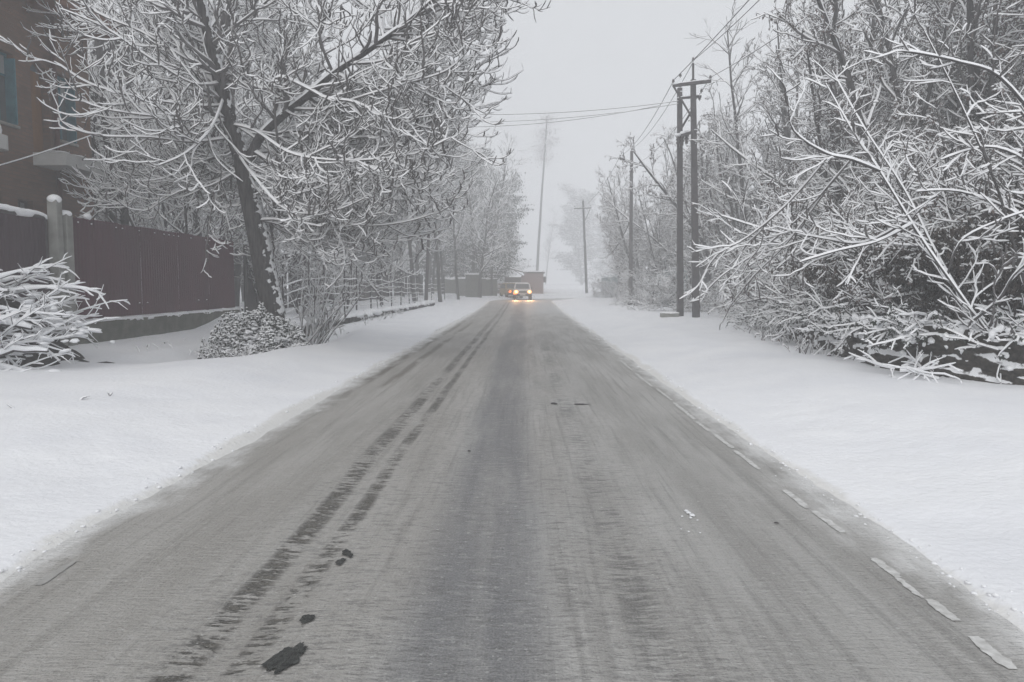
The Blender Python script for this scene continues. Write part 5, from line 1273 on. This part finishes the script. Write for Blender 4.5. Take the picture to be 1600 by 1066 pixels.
# ------------------------------------------------------------------ wall and hut at the far end
def far_wall():
    root = empty('compound_wall', (8.6, 40, .3), 'pale blue green compound wall under snow beyond the second utility pole', 'wall')
    for k in range(14):
        y = k * 3.0; mb = MB(); mb.box((0, y, -.4), (.2, y + 2.72, 1.95)); mb.build('panel', M['teal_wall'], root)
        mb = MB(); mb.box((-.04, y + 2.73, -.4), (.24, y + 2.99, 2.12)); mb.build('pillar', M['teal_wall'], root)
    snow_strip([(.1, 0, 1.96), (.1, 42, 1.96)], .3, .1, 'snow_cap', root, seg=.3)
far_wall()
def hut():
    bx, by = 0.9, 76.5; z = float(elev(np.array(76.5)))
    root = empty('roadside_hut', (bx, by, z), 'small brown roadside hut with a tilted snowy canopy behind the oncoming car', 'hut')
    mb = MB(); mb.box((-.85, 0, -.5), (1.15, 3.2, 2.35)); mb.build('wall', M['hut_wall'], root)
    mb = MB(); mb.box((-.95, -.15, 2.352), (1.3, 3.4, 2.44)); r_ = mb.build('roof', M['hut_dark'], root); MB().box((-.93, -.13, 2.442), (1.28, 3.38, 2.60), bev=.06).build('snow_cap', M['snow'], r_)
    # canopy panel hinged up over the counter
    bm = MB(); bm.bar((-.9, .6, 2.45), (-2.3, .6, 2.82), 1.6, .07); c = bm.build('canopy', M['hut_dark'], root)
    MB().bar((-.9, .6, 2.54), (-2.28, .6, 2.91), 1.55, .10).build('snow_cap', M['snow'], c)
    MB().bar((-1.9, .0, 2.66), (-.9, .0, 2.05), .06).build('strut', M['hut_dark'], root)
    mb = MB(); mb.box((-3.9, .5, -.5), (-.852, 3.0, 1.15)); mb.box((-3.9, .5, 1.151), (-2.9, 3.0, 1.3)); mb.box((-1.15, .5, 1.151), (-.852, 3.0, 2.1)); mb.build('side_wall', M['hut_wall'], root)
    mb = MB(); mb.box((-2.89, 1.2, 1.152), (-1.16, 1.3, 1.95)); mb.build('counter_opening', M['hut_dark'], root)
    mb = MB(); mb.box((-2.3, .3, 1.152), (-1.16, .6, 1.24)); mb.build('counter', M['snow'], root)
    mb = MB(); mb.box((-3.95, .4, 1.302), (-2.9, 3.1, 1.38)); mb.build('snow_cap', M['snow'], root)
    mb = MB(); mb.box((1.152, .2, 1.4), (1.42, 1.1, 2.0), bev=.05); mb.build('meter_box', M['hut_dark'], root)
hut()
tag(MB().box((-4.95, 63.2, -.2), (-3.75, 64.2, 2.35)).build('wall_pillar', M['mossy_concrete']), 'dark square pillar standing where the left verge meets the fog', 'pillar')
MB().box((-5.0, 63.1, 2.352), (-3.7, 64.3, 2.5), bev=.04).build('snow_cap', M['snow'], bpy.data.objects['wall_pillar'])
wl = empty('back_wall', (-3.6, 70, .3), 'long grey wall in the fog left of the cars', 'wall')
MB().box((-5, 0, -.5), (1.1, .25, 1.75)).build('panel', M['mossy_concrete'], wl); snow_strip([(-5, .12, 1.76), (1.1, .12, 1.76)], .35, .12, 'snow_cap', wl, seg=.3)

for nm, a, b, lab in (('stone_parapet', at(846, 464, 70.5), at(897, 460, 76), 'low dark parapet under snow beside the road bend, nearer of two'), ('stone_parapet', at(849, 459, 79), at(916, 452.5, 84), 'low dark parapet under snow beyond the road bend, farther of two')):
    b = b - a; pr = empty(nm, a - Vector((0, 0, .12)), lab, 'wall'); b.z = 0
    MB().bar((0, 0, 0), tuple(b), .3, .42).build('wall', M['stone'], pr); snow_strip([(0, 0, .205), tuple(b + Vector((0, 0, .205)))], .36, .13, 'snow_cap', pr, seg=.25)
# ------------------------------------------------------------------ cars
def car(loc, rz, label, paint, lights, boxy=False):
    root = empty('car', loc, label, 'car', rz=rz)
    W = .76
    # side profile (y forward = -Y towards the viewer), x half widths by height
    prof = [(-1.72, .38), (-1.75, .62), (-1.66, .80), (-.95, .92), (-.45, 1.38), (-.25, 1.44), (.95, 1.45), (1.35, 1.30), (1.60, .90), (1.66, .60), (1.62, .34)]
    bm = bmesh.new(); rows = []
    for sx in (-1, -.86, .86, 1):
        row = []
        for y, z in prof:
            w_ = W * (1 - .20 * max(0, (z - .85) / .6)); 
            k = 1 if abs(sx) == 1 else .9
            zz = z if abs(sx) < 1 else z - (.05 if z > .7 else 0)
            row.append(bm.verts.new((sx / abs(sx) * w_ * (1 if abs(sx) == 1 else .92), y * (1 if abs(sx) < 1 else .985), zz)))
        rows.append(row)
    n = len(prof)
    for a, b in zip(rows[:-1], rows[1:]):
        for i in range(n - 1): bm.faces.new((a[i], a[i + 1], b[i + 1], b[i]))
        bm.faces.new((a[n - 1], a[0], b[0], b[n - 1]))
    bm.faces.new(rows[0][::-1]); bm.faces.new(rows[-1])
    bmesh.ops.recalc_face_normals(bm, faces=bm.faces[:]); bmesh.ops.bevel(bm, geom=bm.edges[:], offset=.02, segments=1, affect='EDGES')
    me = bpy.data.meshes.new('body'); bm.to_mesh(me); bm.free(); me.materials.append(paint); link('body', me, root)
    # windscreen follows the slope between (-.95,.92) and (-.45,1.38)
    s = MB(); s.poly([(-.60, -.945, .955), (.60, -.945, .955), (.54, -.49, 1.365), (-.54, -.49, 1.365)]).build('windscreen', M['window_glass'], root)
    for sx in (-1, 1):
        MB().poly([(sx * .765, -.75, .95), (sx * .765, .2, .95), (sx * .665, .2, 1.33), (sx * .665, -.42, 1.33)]).build('side_window', M['window_glass'], root)
        MB().poly([(sx * .765, .26, .95), (sx * .765, 1.2, .95), (sx * .665, 1.05, 1.33), (sx * .665, .26, 1.33)]).build('side_window', M['window_glass'], root)
        h = MB(); h.ball((sx * .56, -1.75, .70), (.105, .05, .10), 2); hd = h.build('headlight', M['headlamp'] if lights else M['window_glass'], root, True)
        if lights: MB().ball((sx * .57, -1.735, .70), (.185, .05, .15), 2).build('reflector', M['lamp_reflector'], hd, True)  # glowing ball added as the orange fog halo round the lamp
        MB().box((sx * .80 - .07, -.72, .95), (sx * .80 + .07, -.64, 1.07), bev=.02).build('mirror', M['car_dark'], root)
        for y in (-1.12, 1.08):
            wl_ = MB(); wl_.cyl((sx * .60, y, .28), (sx * .775, y, .28), .28, n=18); w_ = wl_.build('wheel', M['rubber'], root)
            MB().cyl((sx * .775, y, .28), (sx * .79, y, .28), .16, n=12).build('rim', M['pole_steel'], w_)
    MB().box((-.34, -1.785, .62), (.34, -1.752, .76), bev=.008).build('grille', M['car_dark'], root)
    MB().box((-.78, -1.83, .33), (.78, -1.70, .52), bev=.03).build('bumper', M['car_dark'], root)
    MB().box((-.25, -1.845, .40), (.25, -1.832, .50)).build('number_plate', M['plate'], root)
    if lights: MB().box((-.80, -1.86, .50), (-.50, -1.80, .60)).build('indicator', M['indicator'], root)
    else:
        MB().ball((-.52, -1.75, .68), (.14, .05, .12), 2).build('indicator', M['indicator'], root, True)
    r = MB(); r.box((-.52, -.2, 1.455), (.52, .95, 1.50), bev=.02); r.build('snow_cap', M['snow'], root)
    return root
c1 = car((-.12, 64.5, .2), R(2), 'white small hatchback with glowing headlights driving towards the viewer', M['car_white'], True)
c2 = car((-1.15, 68.5, .22), R(14), 'yellow car half hidden behind the white one at the left', M['car_yellow'], False)
for sx in (-1, 1):   # the beam of each lit headlight
    ld = bpy.data.lights.new('headlight_beam', 'SPOT'); ld.energy = 420; ld.color = (1, .50, .20); ld.spot_size = R(75); ld.spot_blend = 1; ld.shadow_soft_size = .1
    lo = bpy.data.objects.new('headlight_beam', ld); COL.objects.link(lo); lo.parent = c1; lo.location = (sx * .56, -1.87, .70); lo.rotation_euler = (R(87), 0, R(180))

# ------------------------------------------------------------------ haze
hm = bpy.data.materials.new('haze'); hm.use_nodes = True; t = hm.node_tree; t.nodes.clear()
pv = t.nodes.new('ShaderNodeVolumePrincipled'); pv.inputs['Color'].default_value = (.955, .965, .98, 1); pv.inputs['Density'].default_value = HAZE_DENSITY; pv.inputs['Anisotropy'].default_value = 0.0
ou = t.nodes.new('ShaderNodeOutputMaterial'); t.links.new(pv.outputs[0], ou.inputs['Volume'])
try: hm.cycles.homogeneous_volume = True
except Exception: pass
MBh = MB(); MBh.box((-320, -80, -3), (320, 500, 27)); h = MBh.build('haze', hm); tag(h, kind='stuff')
